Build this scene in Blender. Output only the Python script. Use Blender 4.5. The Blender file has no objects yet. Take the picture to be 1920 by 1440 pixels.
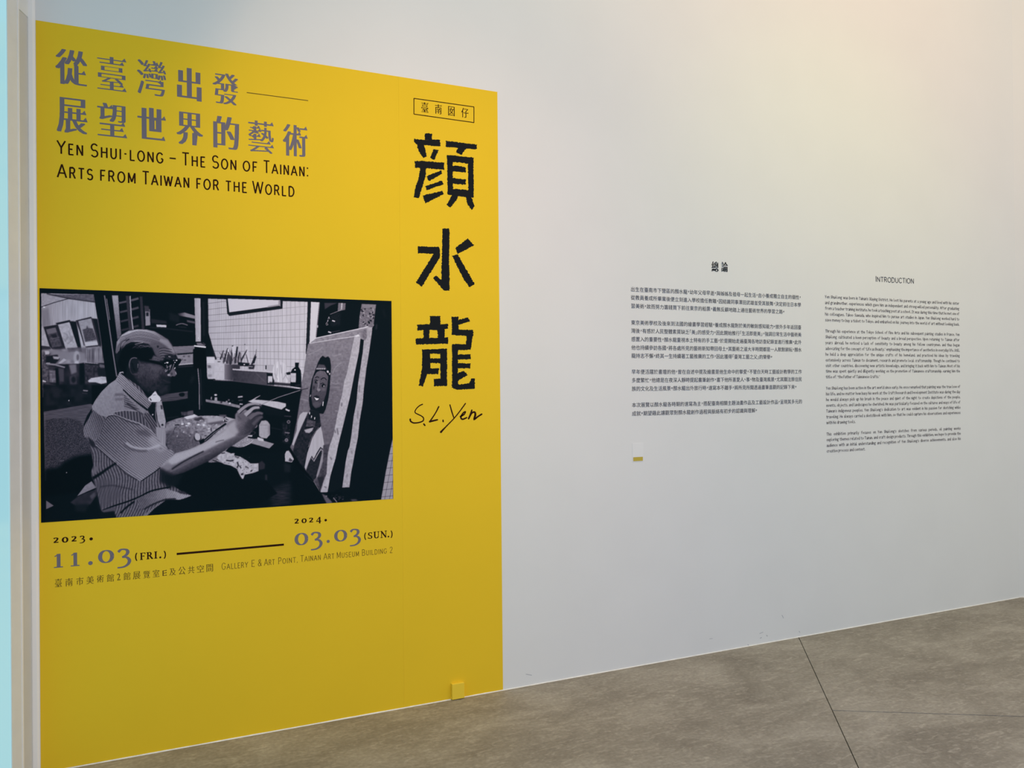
import bpy, bmesh, math, random
import numpy as np
from mathutils import Matrix, Vector
from mathutils.geometry import tessellate_polygon
random.seed(7)
SC = bpy.context.scene
COL = SC.collection
# ------------------------------------------------------------------ camera
F_PX = 1387.0
CAM = np.array([0.0, -3.524, 1.55])
YAW, PITCH, ROLL = math.radians(22.6454), math.radians(0.2425), math.radians(-0.55)
_f = np.array([math.sin(YAW)*math.cos(PITCH), math.cos(YAW)*math.cos(PITCH), math.sin(PITCH)])
_r0 = np.array([math.cos(YAW), -math.sin(YAW), 0.0])
_u0 = np.cross(_r0, _f)
_r = _r0*math.cos(ROLL) + _u0*math.sin(ROLL)
_u = -_r0*math.sin(ROLL) + _u0*math.cos(ROLL)
cd = bpy.data.cameras.new('camera')
cam = bpy.data.objects.new('camera', cd)
COL.objects.link(cam)
cd.sensor_fit = 'HORIZONTAL'; cd.sensor_width = 36.0; cd.lens = 36.0*F_PX/1920.0
cd.clip_start = 0.05; cd.clip_end = 100
cam.matrix_world = Matrix(((_r[0], _u[0], -_f[0], CAM[0]), (_r[1], _u[1], -_f[1], CAM[1]),
                           (_r[2], _u[2], -_f[2], CAM[2]), (0, 0, 0, 1)))
SC.camera = cam
# ------------------------------------------------------------------ world, lights, exposure
SC.view_settings.view_transform = 'Standard'
SC.view_settings.look = 'None'
SC.view_settings.gamma = 1.0
SC.view_settings.use_curve_mapping = False
SC.view_settings.exposure = 0.0
world = bpy.data.worlds.new('world'); SC.world = world
world.use_nodes = True
bg = world.node_tree.nodes['Background']
bg.inputs[0].default_value = (0.88, 0.99, 1.0, 1)
bg.inputs[1].default_value = 0.74

def area(name, loc, target, sx, sy, power, color):
    l = bpy.data.lights.new(name, 'AREA'); l.shape = 'RECTANGLE'; l.size = sx; l.size_y = sy
    l.energy = power; l.color = color
    o = bpy.data.objects.new(name, l); COL.objects.link(o)
    o.location = loc
    o.rotation_euler = (Vector(target)-Vector(loc)).to_track_quat('-Z', 'Y').to_euler()
    return o
def spot(loc, target, size, power, color):
    l = bpy.data.lights.new('fill_spot', 'SPOT'); l.energy = power; l.color = color  # unseen spots added to lift poster and wall, tints chosen for balance
    l.spot_size = math.radians(size); l.spot_blend = 1.0; l.shadow_soft_size = 0.2
    o = bpy.data.objects.new('fill_spot', l); COL.objects.link(o); o.location = loc
    o.rotation_euler = (Vector(target)-Vector(loc)).to_track_quat('-Z', 'Y').to_euler()
area('gallery_light', (4.0, -2.5, 4.8), (4.0, 0, 2.0), 3.0, 1.6, 37, (1.0, 0.42, 0.02))
area('gallery_light', (2.5, -3.0, 5.2), (2.5, 0, 2.0), 4.0, 1.5, 22, (1.0, 0.79, 0.25))
area('blue_fill', (2.2, -4.2, 1.9), (2.2, 0, 1.2), 2.0, 1.0, 22, (0.05, 0.12, 1.0))  # added blue fill lamp behind the camera, no window stands there
spot((0.75, -2.9, 4.5), (0.75, 0, 1.6), 60, 156, (1.0, 0.63, 0.39))
spot((3.6, -2.9, 4.7), (3.6, 0, 2.2), 60, 40, (0.45, 1.0, 0.05))
spot((0.4, -3.4, 4.5), (0.5, 0, 1.2), 45, 44, (0.75, 1.0, 0.02))

# ------------------------------------------------------------------ helpers
def ray(px, py):
    return _r*((px-960.0)/F_PX) + _u*((720.0-py)/F_PX) + _f
def wp(px, py):
    """the point of the wall plane (y = 0) that the photograph shows at this pixel: (x, z)"""
    d = ray(px, py); t = -CAM[1]/d[1]
    return (CAM[0]+d[0]*t, CAM[2]+d[2]*t)
def fp(px, py):
    d = ray(px, py); t = -CAM[2]/d[2]
    return (CAM[0]+d[0]*t, CAM[1]+d[1]*t)
def proj(x, z):
    v = np.array([x, 0.0, z])-CAM
    w = v@_f
    return (960+F_PX*(v@_r)/w, 720-F_PX*(v@_u)/w)
def lin(c):
    c = c/255.0
    return c/12.92 if c <= 0.04045 else ((c+0.055)/1.055)**2.4
ILL = 0.80
def alb(r, g, b, k=ILL):
    return tuple(min(0.97, lin(v)/k) for v in (r, g, b))
def mat(name, color, rough=0.6, spec=0.3):
    m = bpy.data.materials.new(name); m.use_nodes = True
    b = m.node_tree.nodes['Principled BSDF']
    b.inputs['Base Color'].default_value = (*color, 1)
    b.inputs['Roughness'].default_value = rough
    b.inputs['Specular IOR Level'].default_value = spec
    return m
def speckle(m, scale, amt, detail=4, bump=0.0, stretch=None):
    """procedural mottling of the base colour and a fine relief"""
    nt = m.node_tree; b = nt.nodes['Principled BSDF']
    tc = nt.nodes.new('ShaderNodeTexCoord'); mp = nt.nodes.new('ShaderNodeMapping')
    if stretch: mp.inputs['Scale'].default_value = stretch
    n = nt.nodes.new('ShaderNodeTexNoise'); n.inputs['Scale'].default_value = scale
    n.inputs['Detail'].default_value = detail
    mr = nt.nodes.new('ShaderNodeMapRange')
    mr.inputs['From Min'].default_value = 0.3; mr.inputs['From Max'].default_value = 0.7
    mr.inputs['To Min'].default_value = 1-amt; mr.inputs['To Max'].default_value = 1+amt
    mx = nt.nodes.new('ShaderNodeVectorMath'); mx.operation = 'SCALE'
    mx.inputs[0].default_value = b.inputs['Base Color'].default_value[:3]
    nt.links.new(tc.outputs['Object'], mp.inputs[0]); nt.links.new(mp.outputs[0], n.inputs['Vector'])
    nt.links.new(n.outputs['Fac'], mr.inputs['Value']); nt.links.new(mr.outputs[0], mx.inputs['Scale'])
    nt.links.new(mx.outputs[0], b.inputs['Base Color'])
    if bump:
        bp = nt.nodes.new('ShaderNodeBump'); bp.inputs['Strength'].default_value = bump
        bp.inputs['Distance'].default_value = 0.002
        nt.links.new(n.outputs['Fac'], bp.inputs['Height']); nt.links.new(bp.outputs[0], b.inputs['Normal'])
    return m
def link(name, me, m, parent=None, loc=None):
    if m: me.materials.append(m)
    o = bpy.data.objects.new(name, me); COL.objects.link(o)
    if parent is not None:
        o.parent = parent
    elif loc: o.location = loc
    return o
def thing(name, label, cat, loc):
    o = bpy.data.objects.new(name, None); COL.objects.link(o); o.location = loc
    o.empty_display_size = 0.1
    o['label'] = label; o['category'] = cat
    return o
def tag(o, label=None, cat=None, group=None, kind=None):
    for k, v in (('label', label), ('category', cat), ('group', group), ('kind', kind)):
        if v: o[k] = v
    return o
class Flat:
    """flat print on the wall, in wall coordinates (x, z)"""
    def __init__(s): s.v = []; s.f = []; s.k = 0
    def add(s, pts, faces):
        s.k += 1; yy = -1.5e-5*(s.k % 24)       # overlapping strokes lie a hair apart
        n = len(s.v); s.v += [(p[0], p[1], yy) for p in pts]; s.f += [tuple(i+n for i in f) for f in faces]
    def addf(s, pts, faces):
        """each face a hair apart"""
        n = len(s.v); yo = {}
        for k, f in enumerate(faces):
            for i in f: yo[i] = -1.5e-5*((s.k+k) % 24)
        s.k += 5
        s.v += [(p[0], p[1], yo.get(i, 0.0)) for i, p in enumerate(pts)]; s.f += [tuple(i+n for i in f) for f in faces]
    def poly(s, pts):
        tr = tessellate_polygon([[Vector((p[0], p[1], 0)) for p in pts]])
        s.add(pts, tr)
    def quad(s, a, b, c, d): s.add([a, b, c, d], [(0, 1, 2, 3)]); s.k -= 1
    def ribbon(s, pts, w):
        """w: a number, a list of widths or a function of the direction angle"""
        P = [np.array(p, float) for p in pts]; n = len(P)
        for i in range(1, n-1):                       # a sharp corner is two overlapping strokes
            d0 = P[i]-P[i-1]; d1 = P[i+1]-P[i]
            if not hasattr(w, '__len__') and d0@d1 < -0.1*np.hypot(*d0)*np.hypot(*d1):
                s.ribbon(pts[:i+1], w); s.ribbon(pts[i:], w); return
        L = []; R = []
        for i in range(n):
            a = P[max(i-1, 0)]; b = P[min(i+1, n-1)]
            if i in (0, n-1): d = b-a; k = 1.0
            else:
                d0 = P[i]-a; d1 = b-P[i]
                d0 = d0/(np.hypot(*d0)+1e-9); d1 = d1/(np.hypot(*d1)+1e-9)
                d = d0+d1; c = max(0.45, math.sqrt(max(0.0, (1+d0@d1)/2))); k = 1/c
                if np.hypot(*d) < 1e-6: d = d1
            d = d/(np.hypot(*d)+1e-9)
            ww = w(math.atan2(d[1], d[0])) if callable(w) else (w[i] if hasattr(w, '__len__') else w)
            nn = np.array([-d[1], d[0]])*ww*0.5*k
            L.append(P[i]+nn); R.append(P[i]-nn)
        self_n = n
        s.add(L+R, [(i, i+1, self_n+i+1, self_n+i) for i in range(n-1)])
    def disc(s, c, r, n=14, ry=None):
        ry = ry or r
        s.add([(c[0]+r*math.cos(2*math.pi*i/n), c[1]+ry*math.sin(2*math.pi*i/n)) for i in range(n)], [tuple(range(n))])
    def build(s, name, m, parent, y):
        L = parent.matrix_basis.translation if parent is not None else Vector((0, 0, 0))
        me = bpy.data.meshes.new(name)
        me.from_pydata([(p[0]-L[0], y+p[2]-L[1], p[1]-L[2]) for p in s.v], [], s.f)
        me.update()
        return link(name, me, m, parent)
def box_mesh(name, x0, x1, y0, y1, z0, z1, off=(0, 0, 0), bevel=0.0):
    bm = bmesh.new(); bmesh.ops.create_cube(bm, size=1)
    for v in bm.verts:
        v.co = Vector(((x0+x1)/2+v.co.x*(x1-x0)-off[0], (y0+y1)/2+v.co.y*(y1-y0)-off[1], (z0+z1)/2+v.co.z*(z1-z0)-off[2]))
    if bevel: bmesh.ops.bevel(bm, geom=bm.edges[:], offset=bevel, segments=2, affect='EDGES', profile=0.6)
    me = bpy.data.meshes.new(name); bm.to_mesh(me); bm.free()
    return me
def prism_mesh(name, pts, z0, z1):
    """vertical prism over a plan polygon"""
    n = len(pts)
    v = [(p[0], p[1], z0) for p in pts]+[(p[0], p[1], z1) for p in pts]
    f = [tuple(range(n))[::-1], tuple(range(n, 2*n))]+[(i, (i+1) % n, n+(i+1) % n, n+i) for i in range(n)]
    me = bpy.data.meshes.new(name); me.from_pydata(v, [], f); me.update()
    return me
def crom(pts, n=8, closed=False):
    P = [np.array(p, float) for p in pts]; out = []
    m = len(P)
    for i in range(m if closed else m-1):
        if closed: p0, p1, p2, p3 = P[i-1], P[i], P[(i+1) % m], P[(i+2) % m]
        else: p0, p1, p2, p3 = P[max(i-1, 0)], P[i], P[i+1], P[min(i+2, m-1)]
        for k in range(n):
            t = k/n
            out.append(0.5*((2*p1)+(-p0+p2)*t+(2*p0-5*p1+4*p2-p3)*t*t+(-p0+3*p1-3*p2+p3)*t**3))
    if not closed: out.append(P[-1])
    return out
# ------------------------------------------------------------------ room
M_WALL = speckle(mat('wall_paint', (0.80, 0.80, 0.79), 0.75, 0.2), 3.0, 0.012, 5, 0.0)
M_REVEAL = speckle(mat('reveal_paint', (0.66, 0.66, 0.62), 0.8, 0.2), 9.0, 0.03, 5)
M_POST = speckle(mat('post_paint', (0.84, 0.86, 0.84), 0.8, 0.2), 9.0, 0.03, 5)
M_BEAD = mat('bead_paint', (0.95, 0.95, 0.93), 0.6, 0.3)
M_CAULK = speckle(mat('caulk', (0.88, 0.85, 0.80), 0.7, 0.2), 30.0, 0.08, 4)
XL = wp(67, 38)[0] - 0.002          # left end of the wall surface, where the poster starts
XC = wp(1911, 1121)[0]              # right corner
ZT = 5.6
def wall_prism(name, pts, z0, z1, m):
    o = link(name, prism_mesh(name, pts, z0, z1), m); o['kind'] = 'structure'; return o
wall_back = wall_prism('wall_back', [(XL-0.02, 0), (XC, 0), (XC+0.1, 0.12), (XL-0.02, 0.12)], 0, ZT, M_WALL)
rd = np.array([math.cos(YAW), -math.sin(YAW)]); rn = np.array([math.sin(YAW), math.cos(YAW)])*0.12
c0 = np.array([XC, 0.0]); c1 = c0+rd*0.5
wall_right = wall_prism('wall_right', [tuple(c0), tuple(c1), tuple(c1+rn), tuple(c0+rn)], 0, ZT, M_WALL)
# left side: corner bead, then the reveal that comes forward at a slant, then a tall window
E0 = np.array([XL-0.022, 0.0]); ed = np.array([-0.266, -0.964]); ed = ed/np.hypot(*ed); en = np.array([-ed[1], ed[0]])  # en points left/back
if en[0] > 0: en = -en
def sat(px, py=720):
    d = ray(px, py); A = np.array([[d[0], -ed[0]], [d[1], -ed[1]]]); b = E0-CAM[:2]
    t, s = np.linalg.solve(A, b); return s
def slab(name, s0, s1, proud, thick, z0, z1, m):
    a = E0+ed*s0-en*proud; b = E0+ed*s1-en*proud
    return wall_prism(name, [tuple(a), tuple(b), tuple(b+en*thick), tuple(a+en*thick)], z0, z1, m)
s35, s33, s14, s0_ = sat(37.5), sat(35.5), sat(16.5), sat(0)
trim1 = wall_prism('trim_1', [(XL, -0.004), (XL, 0.12), (XL-0.034, 0.12), (XL-0.030, -0.008), (XL-0.022, -0.014), (XL-0.008, -0.012)], 0, ZT, M_BEAD)
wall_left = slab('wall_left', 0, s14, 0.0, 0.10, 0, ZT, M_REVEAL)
trim2 = slab('trim_2', s35, s33, 0.006, 0.006, 0, ZT, M_BEAD)
trim3 = slab('trim_3', s33, s14, 0.003, 0.003, 0, ZT, M_POST)
d = ray(57, 38); A = np.array([[d[0], -ed[0]], [d[1], -ed[1]]]); t, s = np.linalg.solve(A, E0-CAM[:2])
ZH = CAM[2]+d[2]*t
trim4 = slab('trim_4', 0.004, s35, 0.003, 0.003, ZH, ZT, M_POST)
M_GLASS = bpy.data.materials.new('daylit_glass'); M_GLASS.use_nodes = True
nt = M_GLASS.node_tree; b = nt.nodes['Principled BSDF']
b.inputs['Base Color'].default_value = (0.08, 0.1, 0.1, 1); b.inputs['Roughness'].default_value = 0.25
b.inputs['Emission Color'].default_value = (0.31, 0.60, 0.68, 1); b.inputs['Emission Strength'].default_value = 1.0
window = slab('window_1', s14, s14+4.2, 0.0, 0.02, 0.0, ZT, M_GLASS)
# added slab out of view, keeps world light off the upper left wall
M_BLOCKER = mat('blocker_grey', (0.45, 0.47, 0.48), 0.8, 0.1)
o = link('light_blocker', box_mesh('light_blocker', -2.6, 0.35, -5.2, -0.01, 3.75, 3.95), M_BLOCKER); o['kind'] = 'structure'
# caulk bead along the foot of the wall, slightly uneven
bm = bmesh.new(); ring = []
n = 260
rr = random.Random(3)
hh = 0.0035
for i in range(n+1):
    x = XL + (XC-XL)*i/n
    hh += (rr.uniform(0.0012, 0.0050)-hh)*0.25
    ring.append([bm.verts.new((x, -0.0005, hh)), bm.verts.new((x, -0.003, hh)), bm.verts.new((x, -0.005-hh*0.3, 0.0))])
for i in range(n):
    for k in range(2):
        bm.faces.new((ring[i][k], ring[i][k+1], ring[i+1][k+1], ring[i+1][k]))
me = bpy.data.meshes.new('baseboard_back'); bm.to_mesh(me); bm.free()
o = link('baseboard_back', me, M_CAULK); o['kind'] = 'structure'
a = [c0+rd*t-rn/0.12*w for t, w in ((0, 0), (0.5, 0), (0.5, 0.005), (0, 0.005))]
o = link('baseboard_right', prism_mesh('baseboard_right', [tuple(p) for p in a], 0, 0.006), M_CAULK); o['kind'] = 'structure'

# ------------------------------------------------------------------ floor: concrete slabs with recessed joints
def concrete():
    m = bpy.data.materials.new('concrete'); m.use_nodes = True
    nt = m.node_tree; b = nt.nodes['Principled BSDF']; N = nt.nodes.new; Lk = nt.links.new
    b.inputs['Roughness'].default_value = 0.62; b.inputs['Specular IOR Level'].default_value = 0.25
    tc = N('ShaderNodeTexCoord')
    mp = N('ShaderNodeMapping'); mp.inputs['Rotation'].default_value = (0, 0, math.radians(-35)); mp.inputs['Scale'].default_value = (1.0, 1.6, 1)
    Lk(tc.outputs['Object'], mp.inputs[0])
    n1 = N('ShaderNodeTexNoise'); n1.inputs['Scale'].default_value = 2.2; n1.inputs['Detail'].default_value = 8; n1.inputs['Roughness'].default_value = 0.62; n1.inputs['Distortion'].default_value = 0.6
    Lk(mp.outputs[0], n1.inputs['Vector'])
    mp2 = N('ShaderNodeMapping'); mp2.inputs['Rotation'].default_value = (0, 0, math.radians(20)); mp2.inputs['Scale'].default_value = (2.0, 6.0, 1)
    Lk(tc.outputs['Object'], mp2.inputs[0])
    n2 = N('ShaderNodeTexNoise'); n2.inputs['Scale'].default_value = 6; n2.inputs['Detail'].default_value = 7; n2.inputs['Roughness'].default_value = 0.7; n2.inputs['Distortion'].default_value = 1.2
    Lk(mp2.outputs[0], n2.inputs['Vector'])
    n3 = N('ShaderNodeTexNoise'); n3.inputs['Scale'].default_value = 60; n3.inputs['Detail'].default_value = 3
    Lk(tc.outputs['Object'], n3.inputs['Vector'])
    cr = N('ShaderNodeValToRGB'); e = cr.color_ramp.elements
    e[0].position = 0.30; e[0].color = (*alb(116, 108, 96), 1)
    e[1].position = 0.70; e[1].color = (*alb(150, 142, 129), 1)
    x = cr.color_ramp.elements.new(0.5); x.color = (*alb(133, 125, 112), 1)
    Lk(n1.outputs['Fac'], cr.inputs[0])
    cr2 = N('ShaderNodeValToRGB'); cr2.color_ramp.elements[0].position = 0.50; cr2.color_ramp.elements[1].position = 0.76
    cr2.color_ramp.elements[0].color = (0, 0, 0, 1); cr2.color_ramp.elements[1].color = (0.6, 0.6, 0.6, 1)
    Lk(n2.outputs['Fac'], cr2.inputs[0])
    mx = N('ShaderNodeMixRGB'); mx.inputs[2].default_value = (*alb(182, 172, 157), 1)
    Lk(cr2.outputs[0], mx.inputs[0]); Lk(cr.outputs[0], mx.inputs[1])
    mr = N('ShaderNodeMapRange'); mr.inputs['To Min'].default_value = 0.88; mr.inputs['To Max'].default_value = 1.12
    mr.inputs['From Min'].default_value = 0.3; mr.inputs['From Max'].default_value = 0.7
    Lk(n3.outputs['Fac'], mr.inputs['Value'])
    sc = N('ShaderNodeVectorMath'); sc.operation = 'SCALE'
    Lk(mx.outputs[0], sc.inputs[0]); Lk(mr.outputs[0], sc.inputs['Scale']); Lk(sc.outputs[0], b.inputs['Base Color'])
    bp = N('ShaderNodeBump'); bp.inputs['Strength'].default_value = 0.15; bp.inputs['Distance'].default_value = 0.003
    Lk(n2.outputs['Fac'], bp.inputs['Height']); Lk(bp.outputs[0], b.inputs['Normal'])
    return m
M_CONC = concrete()
M_JOINT = mat('joint_filler', alb(52, 44, 38), 0.9, 0.1)
M_JOINT2 = mat('shallow_joint', alb(70, 62, 54), 0.9, 0.1)
floor = link('floor', box_mesh('floor', -2.6, 8.2, -5.2, 0.12, -0.12, -0.009), M_JOINT); floor['kind'] = 'structure'
J0 = np.array(fp(1498, 1196)); J1 = np.array(fp(1610, 1440)); jd = (J1-J0)/np.hypot(*(J1-J0))
K0 = np.array(fp(1562, 1332)); K1 = np.array(fp(1919, 1343.5)); kd = (K1-K0)/np.hypot(*(K1-K0))
def isect(p, d, q, e):
    A = np.array([[d[0], -e[0]], [d[1], -e[1]]]); t, s = np.linalg.solve(A, q-p); return p+d*t
def clip(poly, p, nrm):
    out = []
    for i in range(len(poly)):
        a, b = np.array(poly[i]), np.array(poly[(i+1) % len(poly)])
        da, db = (a-p)@nrm, (b-p)@nrm
        if da >= 0: out.append(tuple(a))
        if da*db < 0: out.append(tuple(a+(b-a)*da/(da-db)))
    return out
full = [(-2.6, -5.2), (8.2, -5.2), (8.2, 0.12), (-2.6, 0.12)]
jn = np.array([-jd[1], jd[0]]); jn = jn if jn[0] < 0 else -jn       # points left
kn = np.array([-kd[1], kd[0]]); kn = kn if kn[1] > 0 else -kn       # points to the wall
left = clip(full, J0+jn*0.0022, jn)
right = clip(full, J0-jn*0.0022, -jn)
r_up = clip(right, K0+kn*0.003, kn); r_dn = clip(right, K0-kn*0.003, -kn)
for p in (left, r_up, r_dn):
    link('concrete_slab', prism_mesh('concrete_slab', p, -0.009, 0.0), M_CONC, floor)
kk = isect(K0, kd, J0, jd)
p = [kk-kn*0.003, kk+kd*6-kn*0.003, kk+kd*6+kn*0.003, kk+kn*0.003]
link('joint_filler', prism_mesh('joint_filler', [tuple(q) for q in p], -0.009, -0.004), M_JOINT2, floor)
# ------------------------------------------------------------------ type
_fc = bpy.data.curves.new('type', 'FONT'); _fo = bpy.data.objects.new('type', _fc); COL.objects.link(_fo)
_fc.resolution_u = 3
_gc = {}
def glyph(ch, offset=0.0, res=3):
    key = (ch, offset, res)
    if key not in _gc:
        _fc.body = ch; _fc.offset = offset; _fc.resolution_u = res
        dg = bpy.context.evaluated_depsgraph_get(); dg.update()
        me = bpy.data.meshes.new_from_object(_fo.evaluated_get(dg))
        v = np.array([(q.co.x, q.co.y) for q in me.vertices]) if len(me.vertices) else np.zeros((0, 2))
        _gc[key] = (v, [tuple(p.vertices) for p in me.polygons])
        bpy.data.meshes.remove(me)
    return _gc[key]
def serif_glyph(ch, bold):
    """a songti-like cut: thin horizontals, heavier verticals, small triangular terminals"""
    v, f = glyph(ch, -0.013 if bold > 0.03 else -0.009, 3)
    parts = []
    ks = 5 if bold > 0.02 else 3
    for i in range(ks):
        t = (i/(ks-1)-0.5)*2*bold
        parts.append((v+np.array([t, 0]), f))
    # terminals: short vertical edges that close a thin horizontal stroke on its right
    cnt = {}
    for p in f:
        for i in range(len(p)):
            e = (p[i], p[(i+1) % len(p)]); k = tuple(sorted(e)); cnt.setdefault(k, []).append(e)
    be = [c[0] for c in cnt.values() if len(c) == 1]
    nb = {}
    for a, b in be: nb.setdefault(a, []).append(b); nb.setdefault(b, []).append(a)
    for a, b in be:
        pa, pb = v[a], v[b]
        h = abs(pa[1]-pb[1])
        if abs(pa[0]-pb[0]) < 0.012 and 0.02 < h < 0.075:
            oa = [q for q in nb[a] if q != b]; ob = [q for q in nb[b] if q != a]
            if not oa or not ob: continue
            ra, rb = v[oa[0]]-pa, v[ob[0]]-pb
            if ra[0] < -0.08 and rb[0] < -0.08 and abs(ra[1]) < 0.03 and abs(rb[1]) < 0.03:
                x = pa[0]+bold; y = max(pa[1], pb[1])
                parts.append((np.array([(x-0.13, y-0.004), (x+0.015, y-h), (x-0.045, y+0.07)]), [(0, 1, 2)]))
    return parts
def slope_at(px, py):
    x, z = wp(px, py); a = proj(x-0.01, z); b = proj(x+0.01, z)
    return (b[1]-a[1])/(b[0]-a[0])
def solid(g, mn, mx_, N=190):
    """the union of the overlapping cuts as one clean layer of small cells (unit box)"""
    M = np.zeros((N, N), bool); c = (np.arange(N)+0.5)/N
    for v, f in g:
        w = (v-mn)/(mx_-mn)
        for q in f:
            P = w[list(q)]; x0, y0 = np.floor(P.min(0)*N).astype(int); x1, y1 = np.ceil(P.max(0)*N).astype(int)
            x0, y0 = max(x0, 0), max(y0, 0); x1, y1 = min(x1, N), min(y1, N)
            if x1 <= x0 or y1 <= y0: continue
            X = c[None, x0:x1]; Y = c[y0:y1, None]; m = np.zeros((y1-y0, x1-x0), bool)
            for i in range(len(P)):
                a, b_ = P[i], P[(i+1) % len(P)]
                if a[1] == b_[1]: continue
                m ^= ((a[1] > Y) != (b_[1] > Y)) & (X < (b_[0]-a[0])*(Y-a[1])/(b_[1]-a[1])+a[0])
            M[y0:y1, x0:x1] |= m
    out = []; live = {}
    for r in range(N+1):
        runs = set()
        if r < N:
            d = np.diff(np.concatenate([[0], M[r].astype(np.int8), [0]])); runs = set(zip(np.where(d == 1)[0].tolist(), np.where(d == -1)[0].tolist()))
        for k in [k for k in live if k not in runs]: out.append((k[0]/N, live.pop(k)/N, k[1]/N, r/N))
        for k in runs: live.setdefault(k, r)
    return out
def place(fl, g, x0, x1, y0, y1, ox=0, oy=0, s=1.0, upright=False):
    """fit a glyph to the bounding box the photograph shows (pixels in a crop: origin, scale)"""
    v = np.concatenate([q[0] for q in g])
    X0, X1, Y0, Y1 = ox+x0/s, ox+x1/s, oy+y0/s, oy+y1/s
    cx, cy = (X0+X1)/2, (Y0+Y1)/2
    ex = 0 if upright else abs(slope_at(cx, cy))*(X1-X0)*0.8
    u0 = wp(X0, cy)[0]; u1 = wp(X1, cy)[0]
    z1 = wp(cx, Y0+ex/2)[1]; z0 = wp(cx, Y1-ex/2)[1]
    mn = v.min(0); mxx = v.max(0)
    for a0, b0, a1, b1_ in solid(g, mn, mxx):
        fl.quad((u0+(u1-u0)*a0, z0+(z1-z0)*b0), (u0+(u1-u0)*a1, z0+(z1-z0)*b0), (u0+(u1-u0)*a1, z0+(z1-z0)*b1_), (u0+(u1-u0)*a0, z0+(z1-z0)*b1_))

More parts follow.
